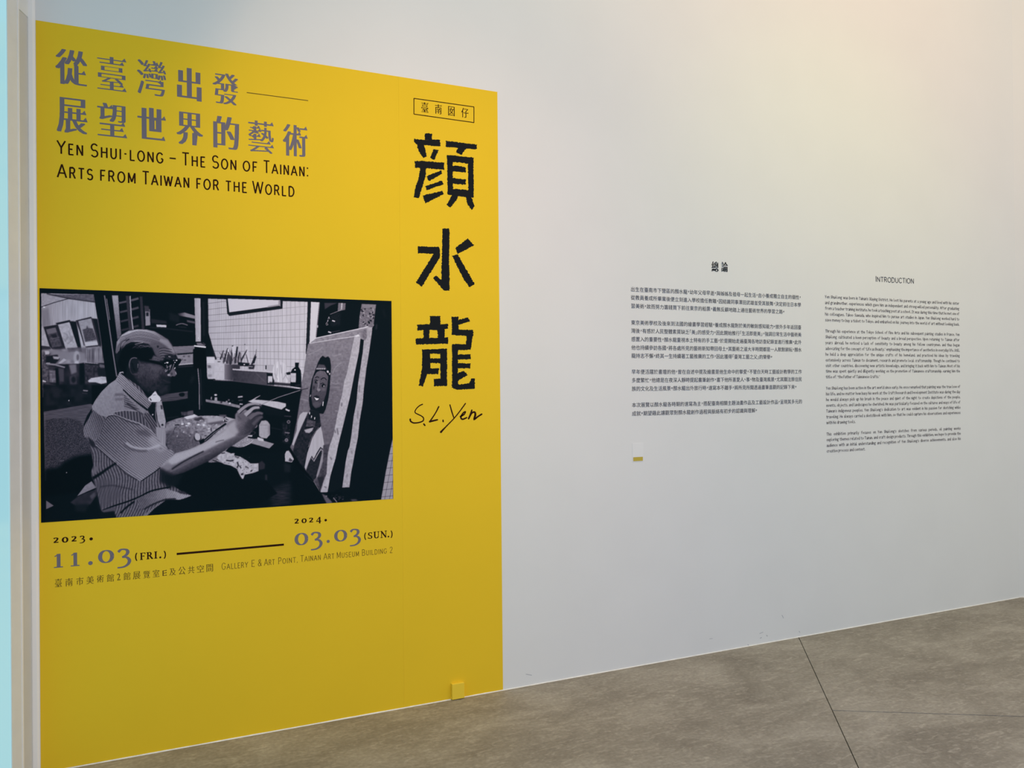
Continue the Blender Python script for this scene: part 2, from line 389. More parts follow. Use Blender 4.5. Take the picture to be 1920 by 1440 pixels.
# thin capitals with tiny terminals: strokes on a unit em, flags say which ends carry a tick
def arc(cx, cy, rx, ry, a0, a1, n=10):
    return [(cx+rx*math.cos(math.radians(a0+(a1-a0)*i/n)), cy+ry*math.sin(math.radians(a0+(a1-a0)*i/n))) for i in range(n+1)]
CAPS = {
 'A': (0.80, [([(0.0, 0), (0.40, 1)], 's'), ([(0.40, 1), (0.80, 0)], 'e'), ([(0.14, 0.33), (0.66, 0.33)], '')]),
 'B': (0.66, [([(0.06, 0), (0.06, 1)], ''), ([(0.0, 1), (0.35, 1)]+arc(0.35, 0.76, 0.21, 0.24, 90, -90)+[(0.06, 0.52)], ''), ([(0.35, 0.52)]+arc(0.38, 0.26, 0.24, 0.26, 90, -90)+[(0.0, 0)], '')]),
 'C': (0.74, [(arc(0.40, 0.5, 0.38, 0.5, 40, 320, 20), 'se')]),
 'D': (0.74, [([(0.06, 0), (0.06, 1)], ''), ([(0.0, 1), (0.30, 1)]+arc(0.30, 0.5, 0.40, 0.5, 90, -90, 16)+[(0.0, 0)], '')]),
 'E': (0.56, [([(0.06, 0), (0.06, 1)], ''), ([(0.0, 1), (0.54, 1)], 'e'), ([(0.06, 0.52), (0.44, 0.52)], 'e'), ([(0.0, 0), (0.56, 0)], 'e')]),
 'F': (0.54, [([(0.06, 0), (0.06, 1)], 's'), ([(0.0, 1), (0.54, 1)], 'e'), ([(0.06, 0.5), (0.44, 0.5)], 'e')]),
 'G': (0.78, [(arc(0.40, 0.5, 0.38, 0.5, 40, 325, 20)+[(0.74, 0.42), (0.52, 0.42)], 's')]),
 'H': (0.72, [([(0.06, 0), (0.06, 1)], 'se'), ([(0.66, 0), (0.66, 1)], 'se'), ([(0.06, 0.52), (0.66, 0.52)], '')]),
 'I': (0.12, [([(0.06, 0), (0.06, 1)], 'se')]),
 'L': (0.54, [([(0.06, 1), (0.06, 0)], 's'), ([(0.0, 0), (0.54, 0)], 'e')]),
 'M': (0.84, [([(0.06, 0), (0.06, 1)], 's'), ([(0.06, 1), (0.42, 0.12), (0.78, 1)], ''), ([(0.78, 1), (0.78, 0)], 'e')]),
 'N': (0.72, [([(0.06, 0), (0.06, 1)], 's'), ([(0.06, 1), (0.66, 0)], ''), ([(0.66, 0), (0.66, 1)], 'e')]),
 'O': (0.80, [(arc(0.40, 0.5, 0.38, 0.5, 0, 360, 24), '')]),
 'P': (0.58, [([(0.06, 0), (0.06, 1)], 's'), ([(0.0, 1), (0.34, 1)]+arc(0.34, 0.73, 0.22, 0.27, 90, -90)+[(0.06, 0.46)], '')]),
 'R': (0.68, [([(0.06, 0), (0.06, 1)], 's'), ([(0.0, 1), (0.36, 1)]+arc(0.36, 0.75, 0.22, 0.25, 90, -90)+[(0.06, 0.50)], ''), ([(0.36, 0.50), (0.64, 0)], 'e')]),
 'S': (0.62, [(arc(0.31, 0.74, 0.27, 0.26, 30, 250, 12)+arc(0.31, 0.26, 0.29, 0.26, 75, -150, 14), 'se')]),
 'T': (0.64, [([(0.0, 1), (0.64, 1)], 'se'), ([(0.32, 1), (0.32, 0)], 'e')]),
 'U': (0.70, [([(0.06, 1), (0.06, 0.34)]+arc(0.35, 0.31, 0.29, 0.31, 180, 360, 12)+[(0.64, 1)], 'se')]),
 'V': (0.76, [([(0.0, 1), (0.38, 0), (0.76, 1)], 'se')]),
 'W': (1.06, [([(0.0, 1), (0.27, 0), (0.53, 0.95), (0.79, 0), (1.06, 1)], 'se')]),
 'Y': (0.72, [([(0.0, 1), (0.36, 0.48)], 's'), ([(0.72, 1), (0.36, 0.48), (0.36, 0)], 'se')]),
 '&': (0.74, [([(0.72, 0.0), (0.22, 0.68)]+arc(0.36, 0.80, 0.18, 0.20, 200, -60, 12)+[(0.16, 0.42)]+arc(0.30, 0.24, 0.25, 0.24, 140, 320, 10)+[(0.68, 0.46)], 'e')]),
 '2': (0.56, [(arc(0.28, 0.74, 0.24, 0.26, 165, -30, 12)+[(0.02, 0.0), (0.56, 0.0)], '')]),
 '-': (0.26, [([(0.03, 0.46), (0.23, 0.46)], '')]), '\u2013': (0.5, [([(0.0, 0.46), (0.5, 0.46)], '')]),
 ',': (0.14, [([(0.08, 0.08), (0.02, -0.12)], '')]), ':': (0.14, [([(0.07, 0.03), (0.07, 0.15)], ''), ([(0.07, 0.66), (0.07, 0.78)], '')]),
}
def caps_word(fl, word, X0, X1, base, cap, t, tick=0.09, small=0.8, gap=0.30, out=None):
    """set a word between two pixel columns; base, cap: functions of px giving the baseline pixel and the cap height"""
    adv = []; x = 0
    for i, c in enumerate(word):
        k = small if (c.islower()) else 1.0
        w, st = CAPS[c.upper()]
        adv.append((x, k, st)); x += w*k+gap
    tot = x-gap
    uL = wp(X0, base(X0))[0]; uR = wp(X1, base(X1))[0]; su = (uR-uL)/tot
    zb0 = wp(X0, base(X0))[1]; zb1 = wp(X1, base(X1))[1]
    h0 = wp(X0, base(X0)-cap(X0))[1]-zb0; h1 = wp(X1, base(X1)-cap(X1))[1]-zb1
    for a, k, st in adv:
        if out is not None: fl = Flat(); out.append(fl)
        for pts, fg in st:
            if out is not None and st is CAPS[':'][1] and fl.v: fl = Flat(); out.append(fl)
            P = []
            for p in pts:
                uu = (a+p[0]*k)*su; q = uu/max(1e-6, (uR-uL))
                P.append((uL+uu, zb0+(zb1-zb0)*q+(h0+(h1-h0)*q)*p[1]*k))
            fl.ribbon(P, t)
            for flag, i0, i1 in (('s', 0, 1), ('e', -1, -2)):
                if flag in fg:
                    p = np.array(P[i0]); d = p-np.array(P[i1]); d = d/np.hypot(*d); nn = np.array([-d[1], d[0]])*tick*h0*0.62
                    if abs(d[1]) > 0.5: nn = np.array([abs(np.hypot(*nn)), 0])
                    fl.ribbon([p-nn-d*t*0.3, p+nn-d*t*0.3], t*0.75)

# old-style figures and bold roman capitals: centre lines with pen-like contrast
def pen(thin, thick, ang=90.0):
    a = math.radians(ang)
    return lambda th: thin+(thick-thin)*abs(math.cos(th-a))**1.5
OLD = {  # (polyline strokes, kind); boxes are unit, y up
 '0': [(arc(0.5, 0.5, 0.41, 0.445, 0, 360, 30), 'pen')],
 '1': [([(0.52, 1.0), (0.52, 0.04)], 'stem'), ([(0.52, 0.97), (0.10, 0.82)], 'thin'), ([(0.02, 0.035), (0.98, 0.035)], 'thin')],
 '2': [(crom([(0.10, 0.80), (0.22, 0.93), (0.50, 0.95), (0.74, 0.86), (0.74, 0.66), (0.52, 0.40), (0.10, 0.08)], 5), 'pen'), ([(0.04, 0.08), (0.95, 0.08)], 'mid')],
 '3': [(crom([(0.06, 0.84), (0.30, 0.96), (0.66, 0.93), (0.78, 0.80), (0.66, 0.66), (0.36, 0.55)], 5), 'pen'), (crom([(0.36, 0.55), (0.70, 0.53), (0.90, 0.36), (0.78, 0.17), (0.45, 0.05), (0.0, 0.03)], 6), 'pen')],
 '4': [([(0.70, 1.0), (0.70, 0.0)], 'stem'), ([(0.68, 0.98), (0.04, 0.36)], 'thin'), ([(0.02, 0.34), (1.0, 0.34)], 'mid')],
 'F': [([(0.26, 0), (0.26, 1)], 'stem'), ([(0.04, 0.965), (0.95, 0.965)], 'thin'), ([(0.93, 0.98), (0.93, 0.76)], 'thin'), ([(0.26, 0.52), (0.74, 0.52)], 'thin'), ([(0.72, 0.64), (0.72, 0.40)], 'thin'), ([(0.02, 0.035), (0.55, 0.035)], 'thin')],
 'R': [([(0.22, 0), (0.22, 1)], 'stem'), ([(0.0, 0.965), (0.45, 0.965)], 'thin'), (arc(0.45, 0.75, 0.22, 0.215, 90, -90), 'pen'), ([(0.45, 0.53), (0.25, 0.53)], 'thin'), ([(0.44, 0.55), (0.86, 0.03)], 'stem'), ([(0.70, 0.035), (1.0, 0.035)], 'thin'), ([(0.0, 0.035), (0.44, 0.035)], 'thin')],
 'I': [([(0.5, 0), (0.5, 1)], 'stem'), ([(0.08, 0.965), (0.92, 0.965)], 'thin'), ([(0.08, 0.035), (0.92, 0.035)], 'thin')],
 'S': [(arc(0.5, 0.74, 0.33, 0.22, 40, 240, 10)+arc(0.5, 0.26, 0.35, 0.22, 60, -150, 12), 'pen'), ([(0.86, 0.98), (0.84, 0.70)], 'thin'), ([(0.08, 0.30), (0.08, 0.02)], 'thin')],
 'U': [([(0.22, 1), (0.22, 0.32)]+arc(0.5, 0.30, 0.28, 0.27, 180, 350, 10), 'pen'), ([(0.80, 1), (0.80, 0.28)], 'thin'), ([(0.02, 0.965), (0.44, 0.965)], 'thin'), ([(0.62, 0.965), (0.98, 0.965)], 'thin')],
 'N': [([(0.18, 0), (0.18, 1)], 'thin'), ([(0.14, 0.98), (0.84, 0.04)], 'stem'), ([(0.84, 0.0), (0.84, 1)], 'thin'), ([(0.0, 0.965), (0.24, 0.965)], 'thin'), ([(0.66, 0.965), (1.0, 0.965)], 'thin'), ([(0.02, 0.035), (0.34, 0.035)], 'thin')],
 '(': [(arc(1.25, 0.5, 1.0, 0.5, 122, 238, 12), 'pen')],
 ')': [(arc(-0.25, 0.5, 1.0, 0.5, -58, 58, 12), 'pen')],
}
def figure(fl, ch, x0, x1, y0, y1, ox, oy, s, stem, thin):
    X0, X1, Y0, Y1 = ox+x0/s, ox+x1/s, oy+y0/s, oy+y1/s
    cx, cy = (X0+X1)/2, (Y0+Y1)/2
    sl = slope_at(cx, cy); ex = abs(sl)*(X1-X0)*0.7
    u0 = wp(X0, cy)[0]; u1 = wp(X1, cy)[0]; z1 = wp(cx, Y0+ex/2)[1]; z0 = wp(cx, Y1-ex/2)[1]
    W = stem*(z1-z0); T = thin*(z1-z0)
    for pts, kind in OLD[ch]:
        P = [(u0+(u1-u0)*p[0], z0+(z1-z0)*p[1]) for p in pts]
        w = {'pen': pen(T, W), 'stem': W, 'thin': T, 'mid': (T*0.5+W*0.5)*0.8}[kind]
        fl.ribbon(P, w)
def pix(pts, ox, oy, s): return [wp(ox+p[0]/s, oy+p[1]/s) for p in pts]

M_YEL = speckle(mat('yellow_vinyl', (0.89, 0.59, 0.030), 0.6, 0.04), 2.5, 0.012, 3)
M_GREY = mat('grey_ink', alb(108, 102, 112), 0.7, 0.05)
M_BLACK = mat('black_ink', alb(24, 27, 31), 0.7, 0.05)
M_BROWN = mat('dark_brown_ink', alb(44, 22, 14), 0.7, 0.05)
M_OLIVE = mat('olive_brown_ink', alb(98, 78, 34), 0.7, 0.05)
M_TEXT = mat('text_ink', alb(74, 74, 80), 0.7, 0.05)
M_TEXT2 = mat('small_text_ink', alb(84, 78, 84), 0.7, 0.05)
Y1, Y2 = -0.0015, -0.0025

# ------------------------------------------------------------------ the yellow poster
PX0, PX1 = wp(67, 38.5)[0], wp(932.3, 172)[0]
PZ = wp(500, 105.5)[1]
PZ = (wp(67, 38.5)[1]+wp(932, 172)[1])/2
poster = thing('exhibition_poster', 'tall yellow exhibition poster with grey Chinese headline and a black-and-white photo', 'poster', ((PX0+PX1)/2, 0, 0))
SX = wp(752, 700)[0]
for a, b2 in ((PX0, SX-0.00012), (SX+0.00012, PX1)):
    link('vinyl_sheet', box_mesh('vinyl_sheet', a, b2, -0.0012, -0.0001, 0.0035, PZ, poster.location), M_YEL, poster)
O = (60, 20, 3.42857)
for ch, x0, x1, y0, y1, bd in (('從', 150, 355, 243, 490, 0.045), ('臺', 420, 608, 287, 523, 0.035), ('灣', 675, 862, 312, 555, 0.022), ('出', 932, 1090, 362, 585, 0.06), ('發', 1160, 1330, 395, 612, 0.038),
        ('展', 158, 358, 555, 798, 0.048), ('望', 420, 612, 590, 820, 0.042), ('世', 678, 862, 618, 838, 0.06), ('界', 928, 1100, 648, 872, 0.052), ('的', 1165, 1332, 675, 897, 0.052), ('藝', 1390, 1555, 702, 922, 0.024), ('術', 1612, 1773, 728, 945, 0.04)):
    h = Flat(); place(h, serif_glyph(ch, bd), x0, x1, y0, y1, *O); h.build('headline_character', M_GREY, poster, Y1)
h = Flat(); h.ribbon(pix([(1380, 527), (1775, 579)], *O), 0.0035); h.build('headline_dash', M_OLIVE, poster, Y1)
# English subtitle
LET = []
def lf(xa, ya, xb, yb):
    return lambda x: ya+(yb-ya)*(x-xa)/(xb-xa)
zx = lambda v: 60+v/3.42857
b1 = lf(107.5, 287.7, 576.8, 331.5); c1_ = lf(107.5, 24.2, 495, 22.5)
for w_, a, b2 in (('Yen', 163, 328), ('Shui-long', 380, 843), ('\u2013', 885, 925), ('The', 967, 1113), ('Son', 1160, 1313), ('of', 1358, 1447), ('Tainan:', 1490, 1775)):
    caps_word(h, w_, zx(a), zx(b2), b1, c1_, 0.0060, out=LET)
b1 = lf(108.1, 332.1, 551.5, 368.5); c1_ = lf(108, 24.6, 474, 22.6)
for w_, a, b2 in (('Arts', 165, 390), ('from', 440, 665), ('Taiwan', 712, 1010), ('for', 1058, 1200), ('the', 1247, 1380), ('World', 1420, 1685)):
    caps_word(h, w_, zx(a), zx(b2), b1, c1_, 0.0060, out=LET)
for h in LET: h.build('subtitle_letter', M_BROWN, poster, Y1)
# boxed characters
h = Flat(); O = (740, 150, 4.3636)
q = pix([(157, 151), (648, 221), (648, 349), (157, 280)], *O)
for i in range(4): h.ribbon([q[i], q[(i+1) % 4]], 0.0042)
for p in q: h.disc(p, 0.0021, 4)
for ch, x0, x1, y0, y1 in (('臺', 217, 275, 180, 268), ('南', 330, 385, 197, 282), ('囡', 437, 490, 215, 297), ('仔', 545, 603, 228, 312)):
    g_ = Flat(); place(g_, serif_glyph(ch, 0.024), x0, x1, y0, y1, *O); g_.build('boxed_character', M_BROWN, poster, Y1)
h.build('character_box', M_BROWN, poster, Y1)
# the three brush characters, torn-looking edges
def rough(fl, pts, ox, oy, rg, amp=0.75, step=1.3):
    P = [np.array((ox+p[0]/10, oy+p[1]/10)) for p in pts]; out = []
    for i in range(len(P)):
        a, b2 = P[i], P[(i+1) % len(P)]; L = np.hypot(*(b2-a)); k = max(1, int(L/step))
        nn = np.array([-(b2-a)[1], (b2-a)[0]])/(L+1e-9)
        for j in range(k): out.append(a+(b2-a)*(j+rg.uniform(-.25, .25) if j else 0)/k+nn*rg.uniform(-amp, amp))
    fl.poly([wp(*p) for p in out])
BR = [((740, 240), [
  [(565,100),(695,105),(700,225),(565,230)], [(360,205),(440,215),(570,225),(700,215),(850,225),(855,350),(740,345),(640,330),(540,320),(420,315),(365,270)],
  [(420,300),(550,310),(570,400),(605,540),(530,565),(470,470),(425,380)], [(725,395),(825,415),(740,600),(665,560)],
  [(375,620),(520,620),(930,650),(925,785),(580,755),(380,750)], [(480,740),(585,740),(585,870),(550,1000),(520,1100),(450,1320),(350,1300),(400,1080),(450,930)],
  [(595,905),(870,795),(890,855),(640,1000)], [(570,1090),(885,985),(915,1055),(600,1170)], [(525,1265),(890,1180),(920,1240),(575,1415)],
  [(955,240),(1545,315),(1535,400),(1340,385),(1250,505),(1145,455),(1190,375),(960,355)],
  [(975,505),(1080,515),(1475,555),(1475,680),(1370,670),(1090,635),(985,640)], [(980,530),(1085,540),(1095,1250),(990,1240)],
  [(1370,600),(1475,600),(1482,1300),(1380,1290)], [(990,1140),(1180,1145),(1340,1165),(1480,1150),(1480,1310),(1320,1295),(1150,1275),(990,1250)],
  [(1060,705),(1215,715),(1335,740),(1330,835),(1060,810)], [(1065,935),(1330,965),(1330,1065),(1065,1045)],
  [(1077,1250),(1185,1270),(1180,1320),(1043,1495),(974,1437)], [(1329,1270),(1430,1270),(1500,1470),(1444,1540),(1363,1437)]]),
 ((740, 420), [
  [(895,85),(1010,85),(1030,140),(1020,600),(1030,1250),(920,1245),(720,1015),(780,965),(870,1050),(885,600)],
  [(430,420),(830,430),(850,480),(850,620),(510,1175),(395,1100),(600,770),(730,560),(430,550)],
  [(1135,450),(1370,270),(1490,400),(1180,565)], [(1075,600),(1180,570),(1500,1125),(1400,1185),(1300,1050)]]),
 ((740, 590), [
  [(660,20),(855,30),(860,200),(660,200)], [(420,185),(650,180),(860,180),(1000,175),(995,265),(820,290),(620,285),(425,295)],
  [(535,270),(650,270),(650,450),(540,450)], [(800,270),(940,260),(935,440),(810,440)], [(390,445),(1000,425),(1000,545),(400,560)],
  [(510,655),(660,655),(670,1000),(600,1130),(530,1345),(450,1325),(510,1010),(520,800)], [(510,655),(980,635),(980,735),(520,730)],
  [(855,640),(980,640),(980,1335),(855,1330)], [(640,820),(880,820),(880,910),(640,910)], [(600,1005),(830,1005),(820,1110),(600,1115)], [(730,1200),(980,1200),(980,1335),(735,1345)],
  [(1065,40),(1195,40),(1195,370),(1070,380)], [(1180,105),(1370,50),(1415,125),(1180,195)], [(1100,280),(1470,285),(1470,400),(1100,385)],
  [(1335,290),(1470,290),(1450,500),(1420,660),(1330,640),(1345,450)], [(1075,550),(1440,555),(1420,660),(1075,665)],
  [(1075,570),(1185,570),(1185,1340),(1075,1370)], [(1160,745),(1420,745),(1425,830),(1160,850)], [(1160,905),(1420,915),(1415,1005),(1160,1005)],
  [(1150,1110),(1290,1050),(1370,1130),(1150,1260)], [(1070,1300),(1180,1310),(1390,1290),(1440,1195),(1500,1200),(1505,1390),(1180,1410),(1070,1370)]])]
rg = random.Random(11)
for (ox, oy), polys in BR:
    h = Flat()
    for p in polys: rough(h, p, ox, oy, rg)
    h.build('brush_character', M_BLACK, poster, Y1)
h = Flat(); O = (740, 730, 10)
PXM = 1/420.0/10
def sig(pts, w, n=5):
    P = crom(pix(pts, *O), n); k = len(P)
    ws = [np.interp(i/(k-1), np.linspace(0, 1, len(w)), w)*PXM for i in range(k)]
    h.ribbon(P, ws)
    h.disc(P[0], ws[0]/2, 8); h.disc(P[-1], ws[-1]/2, 8)
sig([(520,280),(460,310),(400,370),(380,430),(420,460),(500,500),(540,540),(530,590),(460,620),(360,630),(300,600),(290,560)], (24, 22, 24, 28, 34))
sig([(545,650),(565,675)], (32, 32)); sig([(825,325),(760,450),(660,600)], (30, 24, 30)); sig([(655,605),(800,570)], (40, 32))
sig([(905,580),(908,605)], (32, 30)); sig([(1035,290),(1070,420),(1110,540)], (24, 28, 22)); sig([(1325,265),(1220,410),(1110,545),(960,700),(865,800)], (26, 24, 24, 26, 44))
sig([(1230,510),(1300,470),(1325,420),(1285,440),(1240,520),(1270,560),(1350,530)], (34, 28, 26, 34, 36, 30)); sig([(1445,390),(1420,470),(1385,550)], (32, 40, 36))
sig([(1400,520),(1450,440),(1500,430),(1510,480),(1490,560),(1560,510),(1630,465)], (30, 34, 40, 48, 40, 34, 36))
h.build('signature', M_BROWN, poster, Y1)
# dates
A1 = (60, 940, 5.3333); A2 = (400, 940, 5.3333)
def part(nm, m, fn, *a):
    q_ = Flat(); getattr(q_, fn)(*a) if isinstance(fn, str) else fn(q_, *a); q_.build(nm, m, poster, Y1)
for ch, x0, x1, y0, y1, A in (('2', 215, 268, 362, 415, A1), ('0', 303, 360, 356, 412, A1), ('2', 395, 448, 348, 401, A1), ('3', 478, 530, 342, 418, A1),
                              ('2', 812, 855, 174, 222, A2), ('0', 885, 930, 170, 217, A2), ('2', 957, 1000, 163, 210, A2), ('4', 1028, 1078, 155, 222, A2)):
    part('year_figure', M_BROWN, figure, ch, x0, x1, y0, y1, *A, 0.33 if ch in '02' else 0.18 if ch == '3' else 0.22, 0.15 if ch in '02' else 0.10)
part('dot', M_BROWN, 'disc', wp(60+592/5.333, 940+375/5.333), 0.0064); part('dot', M_BROWN, 'disc', wp(400+1123/5.333, 940+188/5.333), 0.0058)
for ch, x0, x1, y0, y1, A in (('1', 218, 312, 522, 665, A1), ('1', 385, 478, 510, 650, A1), ('0', 668, 815, 480, 622, A1), ('3', 855, 988, 467, 668, A1),
                              ('0', 818, 943, 310, 443, A2), ('3', 975, 1088, 300, 488, A2), ('0', 1213, 1333, 280, 406, A2), ('3', 1365, 1472, 270, 448, A2)):
    part('date_figure', M_GREY, figure, ch, x0, x1, y0, y1, *A, {'0': 0.27, '1': 0.235, '3': 0.165}[ch], 0.075)
part('dot', M_GREY, 'disc', wp(60+585/5.333, 940+617/5.333), 0.0084); part('dot', M_GREY, 'disc', wp(400+1148/5.333, 940+400/5.333), 0.0074)
for ch, x0, x1, y0, y1, A in (('(', 1030, 1058, 507, 602, A1), ('F', 1080, 1135, 512, 585, A1), ('R', 1145, 1212, 505, 578, A1), ('I', 1220, 1255, 500, 572, A1), (')', 1312, 1342, 487, 580, A1),
                              ('(', 1507, 1532, 305, 392, A2), ('S', 1545, 1590, 308, 375, A2), ('U', 1600, 1662, 300, 370, A2), ('N', 1670, 1735, 293, 365, A2), (')', 1768, 1793, 285, 372, A2)):
    part('weekday_letter', M_BROWN, figure, ch, x0, x1, y0, y1, *A, *((0.12, 0.05) if ch in '()' else (0.2, 0.09)))
part('dot', M_BROWN, 'disc', wp(60+1283/5.333, 940+560/5.333), 0.0042); part('dot', M_BROWN, 'disc', wp(400+1750/5.333, 940+352/5.333), 0.004)
h = Flat(); h.ribbon([wp(331.3, 1038.6), wp(532.2, 1021)], 0.0092); h.build('date_dash', M_BROWN, poster, Y1)
for ch, x0, x1, y0, y1 in (('臺', 230, 300, 770, 858), ('南', 335, 408, 765, 850), ('市', 443, 515, 755, 840), ('美', 545, 618, 745, 828), ('術', 648, 718, 735, 812), ('館', 748, 820, 725, 805), ('2', 850, 885, 720, 790),
        ('館', 915, 985, 707, 788), ('展', 1010, 1085, 698, 780), ('覽', 1115, 1180, 690, 770), ('室', 1208, 1275, 680, 758), ('E', 1305, 1350, 682, 745), ('及', 1375, 1438, 668, 742), ('公', 1465, 1535, 650, 735),
        ('共', 1560, 1625, 645, 722), ('空', 1650, 1720, 635, 712), ('間', 1745, 1810, 625, 705)):
    h = Flat(); place(h, serif_glyph(ch, 0.016), x0, x1, y0, y1, *A1); h.build('venue_character', M_OLIVE, poster, Y1)
h = Flat()
b1 = lf(416, 1068, 735.6, 1036); c1_ = lf(416, 12.2, 735, 10.8); zx = lambda v: 400+v/5.3333
for w_, a, b2 in (('Gallery', 85, 345), ('E', 383, 412), ('&', 447, 482), ('Art', 510, 612), ('Point,', 650, 843), ('Tainan', 873, 1073), ('Art', 1103, 1207), ('Museum', 1235, 1455), ('Building', 1487, 1733), ('2', 1765, 1790)):
    caps_word(h, w_, zx(a), zx(b2), b1, c1_, 0.0021, gap=0.26)
tag(h.build('venue_lettering', M_OLIVE, poster, Y1), kind='stuff')

# ------------------------------------------------------------------ Chinese wall text
ZHT = [
 [(542, '出生在臺南市下營區的顏水龍,幼年父母早逝,與姊姊及祖母一起生活,自小養成獨立自主的個性,', 1),
  (557.5, '從教員養成所畢業後便立刻進入學校擔任教職,因結識同事澤田武雄並受其鼓舞,決定前往日本學', 1),
  (573.3, '習美術,故而努力籌錢買下前往東京的船票,義無反顧地踏上通往藝術世界的學習之路。', 0)],
 [(604.5, '東京美術學校及後來到法國的繪畫學習經驗,養成顏水龍對於美的敏銳感知能力。旅外多年返回臺', 1),
  (619.8, '灣後,有感於人民整體素質缺乏「美」的感受力,因此開始推行「生活即是美」,強調日常生活中藝術美', 1),
  (635.5, '感置入的重要性,顏水龍重視本土特有的手工藝,於是開始走遍臺灣各地訪查紀錄並進行推廣,此外', 1),
  (651.3, '他也持續參訪各國,將各處所見的藝術新知帶回母土。其藝術之道大半時間都是一人默默耕耘,顏水', 1),
  (666.8, '龍持志不懈,終其一生持續著工藝推廣的工作,因此獲得「臺灣工藝之父」的榮譽。', 0)],
 [(697, '早年便活躍於畫壇的他,曾在自述中提及繪畫是他生命中的摯愛,不管白天時工藝設計教學的工作', 1),
  (712.8, '多麼繁忙,他總是在夜深人靜時提起畫筆創作,畫下他所喜愛人、事、物及臺灣風景,尤其關注原住民', 1),
  (728.7, '族的文化及生活風景。顏水龍出外旅行時,速寫本不離手,將所見所聞透過畫筆直觀的記錄下來。', 0)],
 [(759.3, '本次展覽以顏水龍各時期的速寫為主,搭配臺南相關主題油畫作品及工藝設計作品,呈現其多元的', 1),
  (775.4, '成就。期望藉此讓觀眾對顏水龍創作過程與脈絡有初步的認識與理解。', 0)]]
uL = wp(1182.9, 600)[0]; uR = wp(1502.2, 600)[0]
EM = (uR-uL)/43.0*1.02
zc = wp(1342, 500)
wt = thing('introduction_text', 'dark Chinese introduction text in four paragraphs on the white wall beside the poster', 'text', (uL+0.6, 0, wp(1184, 790)[1]))
for ch, x0, x1, y0, y1 in (('總', 900, 972, 55, 162), ('論', 1000, 1067, 60, 165)):
    h = Flat(); place(h, serif_glyph(ch, 0.03), x0, x1, y0, y1, 1170, 480, 5.486); h.build('heading_character', M_BLACK, wt, Y1)
PUN = {',': '\uff0c', '。': '。', '、': '、'}
for para in ZHT:
    h = Flat()
    for yc, txt, full_ in para:
        z = wp(1183, yc)[1]
        ws = [0.5 if c in ',。、「」' else 1.0 for c in txt]
        W = sum(ws); e = (uR-uL)/W if full_ else EM_last
        if full_: EM_last = e
        x = uL
        gh = 0.0288
        for c, w_ in zip(txt, ws):
            g, f = glyph(PUN.get(c, c), 0.0 if c not in PUN else 0.012, 2)
            v = g.copy()
            if c in PUN:
                mn, mx_ = v.min(0), v.max(0); v = v-(mn+mx_)/2+np.array([0.25, 0.42])
            elif c == '「': v = v-np.array([0.5, 0])
            h.add([(x+p[0]*gh*(e/0.0300 if 0 else 1.0), z+(p[1]-0.39)*gh) for p in v], f)
            x += e*w_
    tag(h.build('paragraph', M_TEXT, wt, Y1), kind='stuff')
# ------------------------------------------------------------------ English wall text
EN = [
 [(557.1, "Yen Shui-long was born in Tainan's Xiaying District. He lost his parents at a young age and lived with his sister", 1),
  (568.0, "and grandmother, experiences which gave him an independent and strong-willed personality. After graduating", 1),
  (578.6, "from a teacher training institute, he took a teaching post at a school. It was during this time that he met one of", 1),
  (589.5, "his colleagues, Takeo Sawada, who inspired him to pursue art studies in Japan. Yen Shui-long worked hard to", 1),
  (600.4, "save money to buy a ticket to Tokyo, and embarked on his journey into the world of art without looking back.", 1)],
 [(621.3, "Through his experience at the Tokyo School of Fine Arts and his subsequent painting studies in France, Yen", 1),
  (632.2, "Shui-long cultivated a keen perception of beauty and a broad perspective. Upon returning to Taiwan after", 1),
  (643.1, "years abroad, he noticed a lack of sensitivity to beauty among his fellow countrymen, and thus began", 1),
  (654.0, "advocating for the concept of \u201cLife as Beauty,\u201d emphasizing the importance of aesthetics in everyday life. Still,", 1),
  (664.9, "he held a deep appreciation for the unique crafts of his homeland, and practiced his ideas by traveling", 1),
  (675.7, "extensively across Taiwan to document, research and promote local craftsmanship. Though he continued to", 1),
  (686.2, "visit other countries, discovering new artistic knowledge, and bringing it back with him to Taiwan. Most of his", 1),
  (696.6, "time was spent quietly and diligently working on the promotion of Taiwanese craftsmanship, earning him the", 1),
  (707.3, "title of: \u201cthe Father of Taiwanese Crafts.\u201d", 0)],
 [(728.6, "Yen Shui-long has been active in the art world since early. He once remarked that painting was the true love of", 1),
  (739.3, "his life, and no matter how busy his work at the Craft Research and Development Institute was during the day", 1),
  (750.1, "he would always pick up his brush in the peace and quiet of the night to create depictions of the people,", 1),
  (760.8, "events, objects, and landscapes he cherished. He was particularly focused on the cultures and ways of life of", 1),
  (771.5, "Taiwan\u2019s indigenous peoples. Yen Shui-long\u2019s dedication to art was evident in his passion for sketching while", 1),
  (782.4, "traveling. He always carried a sketchbook with him, so that he could capture his observations and experiences", 1),
  (793.2, "with his drawing tools.", 0)],
 [(814.8, "This exhibition primarily focuses on Yen Shui-long\u2019s sketches from various periods, oil painting works", 1),
  (825.3, "exploring themes related to Tainan, and craft design products. Through this exhibition, we hope to provide the", 1),
  (836.0, "audience with an initial understanding and recognition of Yen Shui-long\u2019s diverse achievements, and also his", 1),
  (846.6, "creative process and context.", 0)]]
eL = wp(1548, 700)[0]; eR = wp(1799.8, 700)[0]
wt2 = thing('introduction_text', 'dark English introduction text headed with thin capitals, at the right of the white wall', 'text', ((eL+eR)/2, 0, wp(1550, 855)[1]))
LET = []
b1 = lf(1641.8, 528.0, 1713.2, 531.6); c1_ = lf(1641, 10.6, 1713, 10.6)
caps_word(h, 'Introduction', 1641.8, 1713.2, b1, c1_, 0.0040, tick=0.0, small=0.84, gap=0.14, out=LET)
for h in LET: h.build('heading_letter', M_TEXT, wt2, Y1)
fs_z = 0.0252
NAT = {}
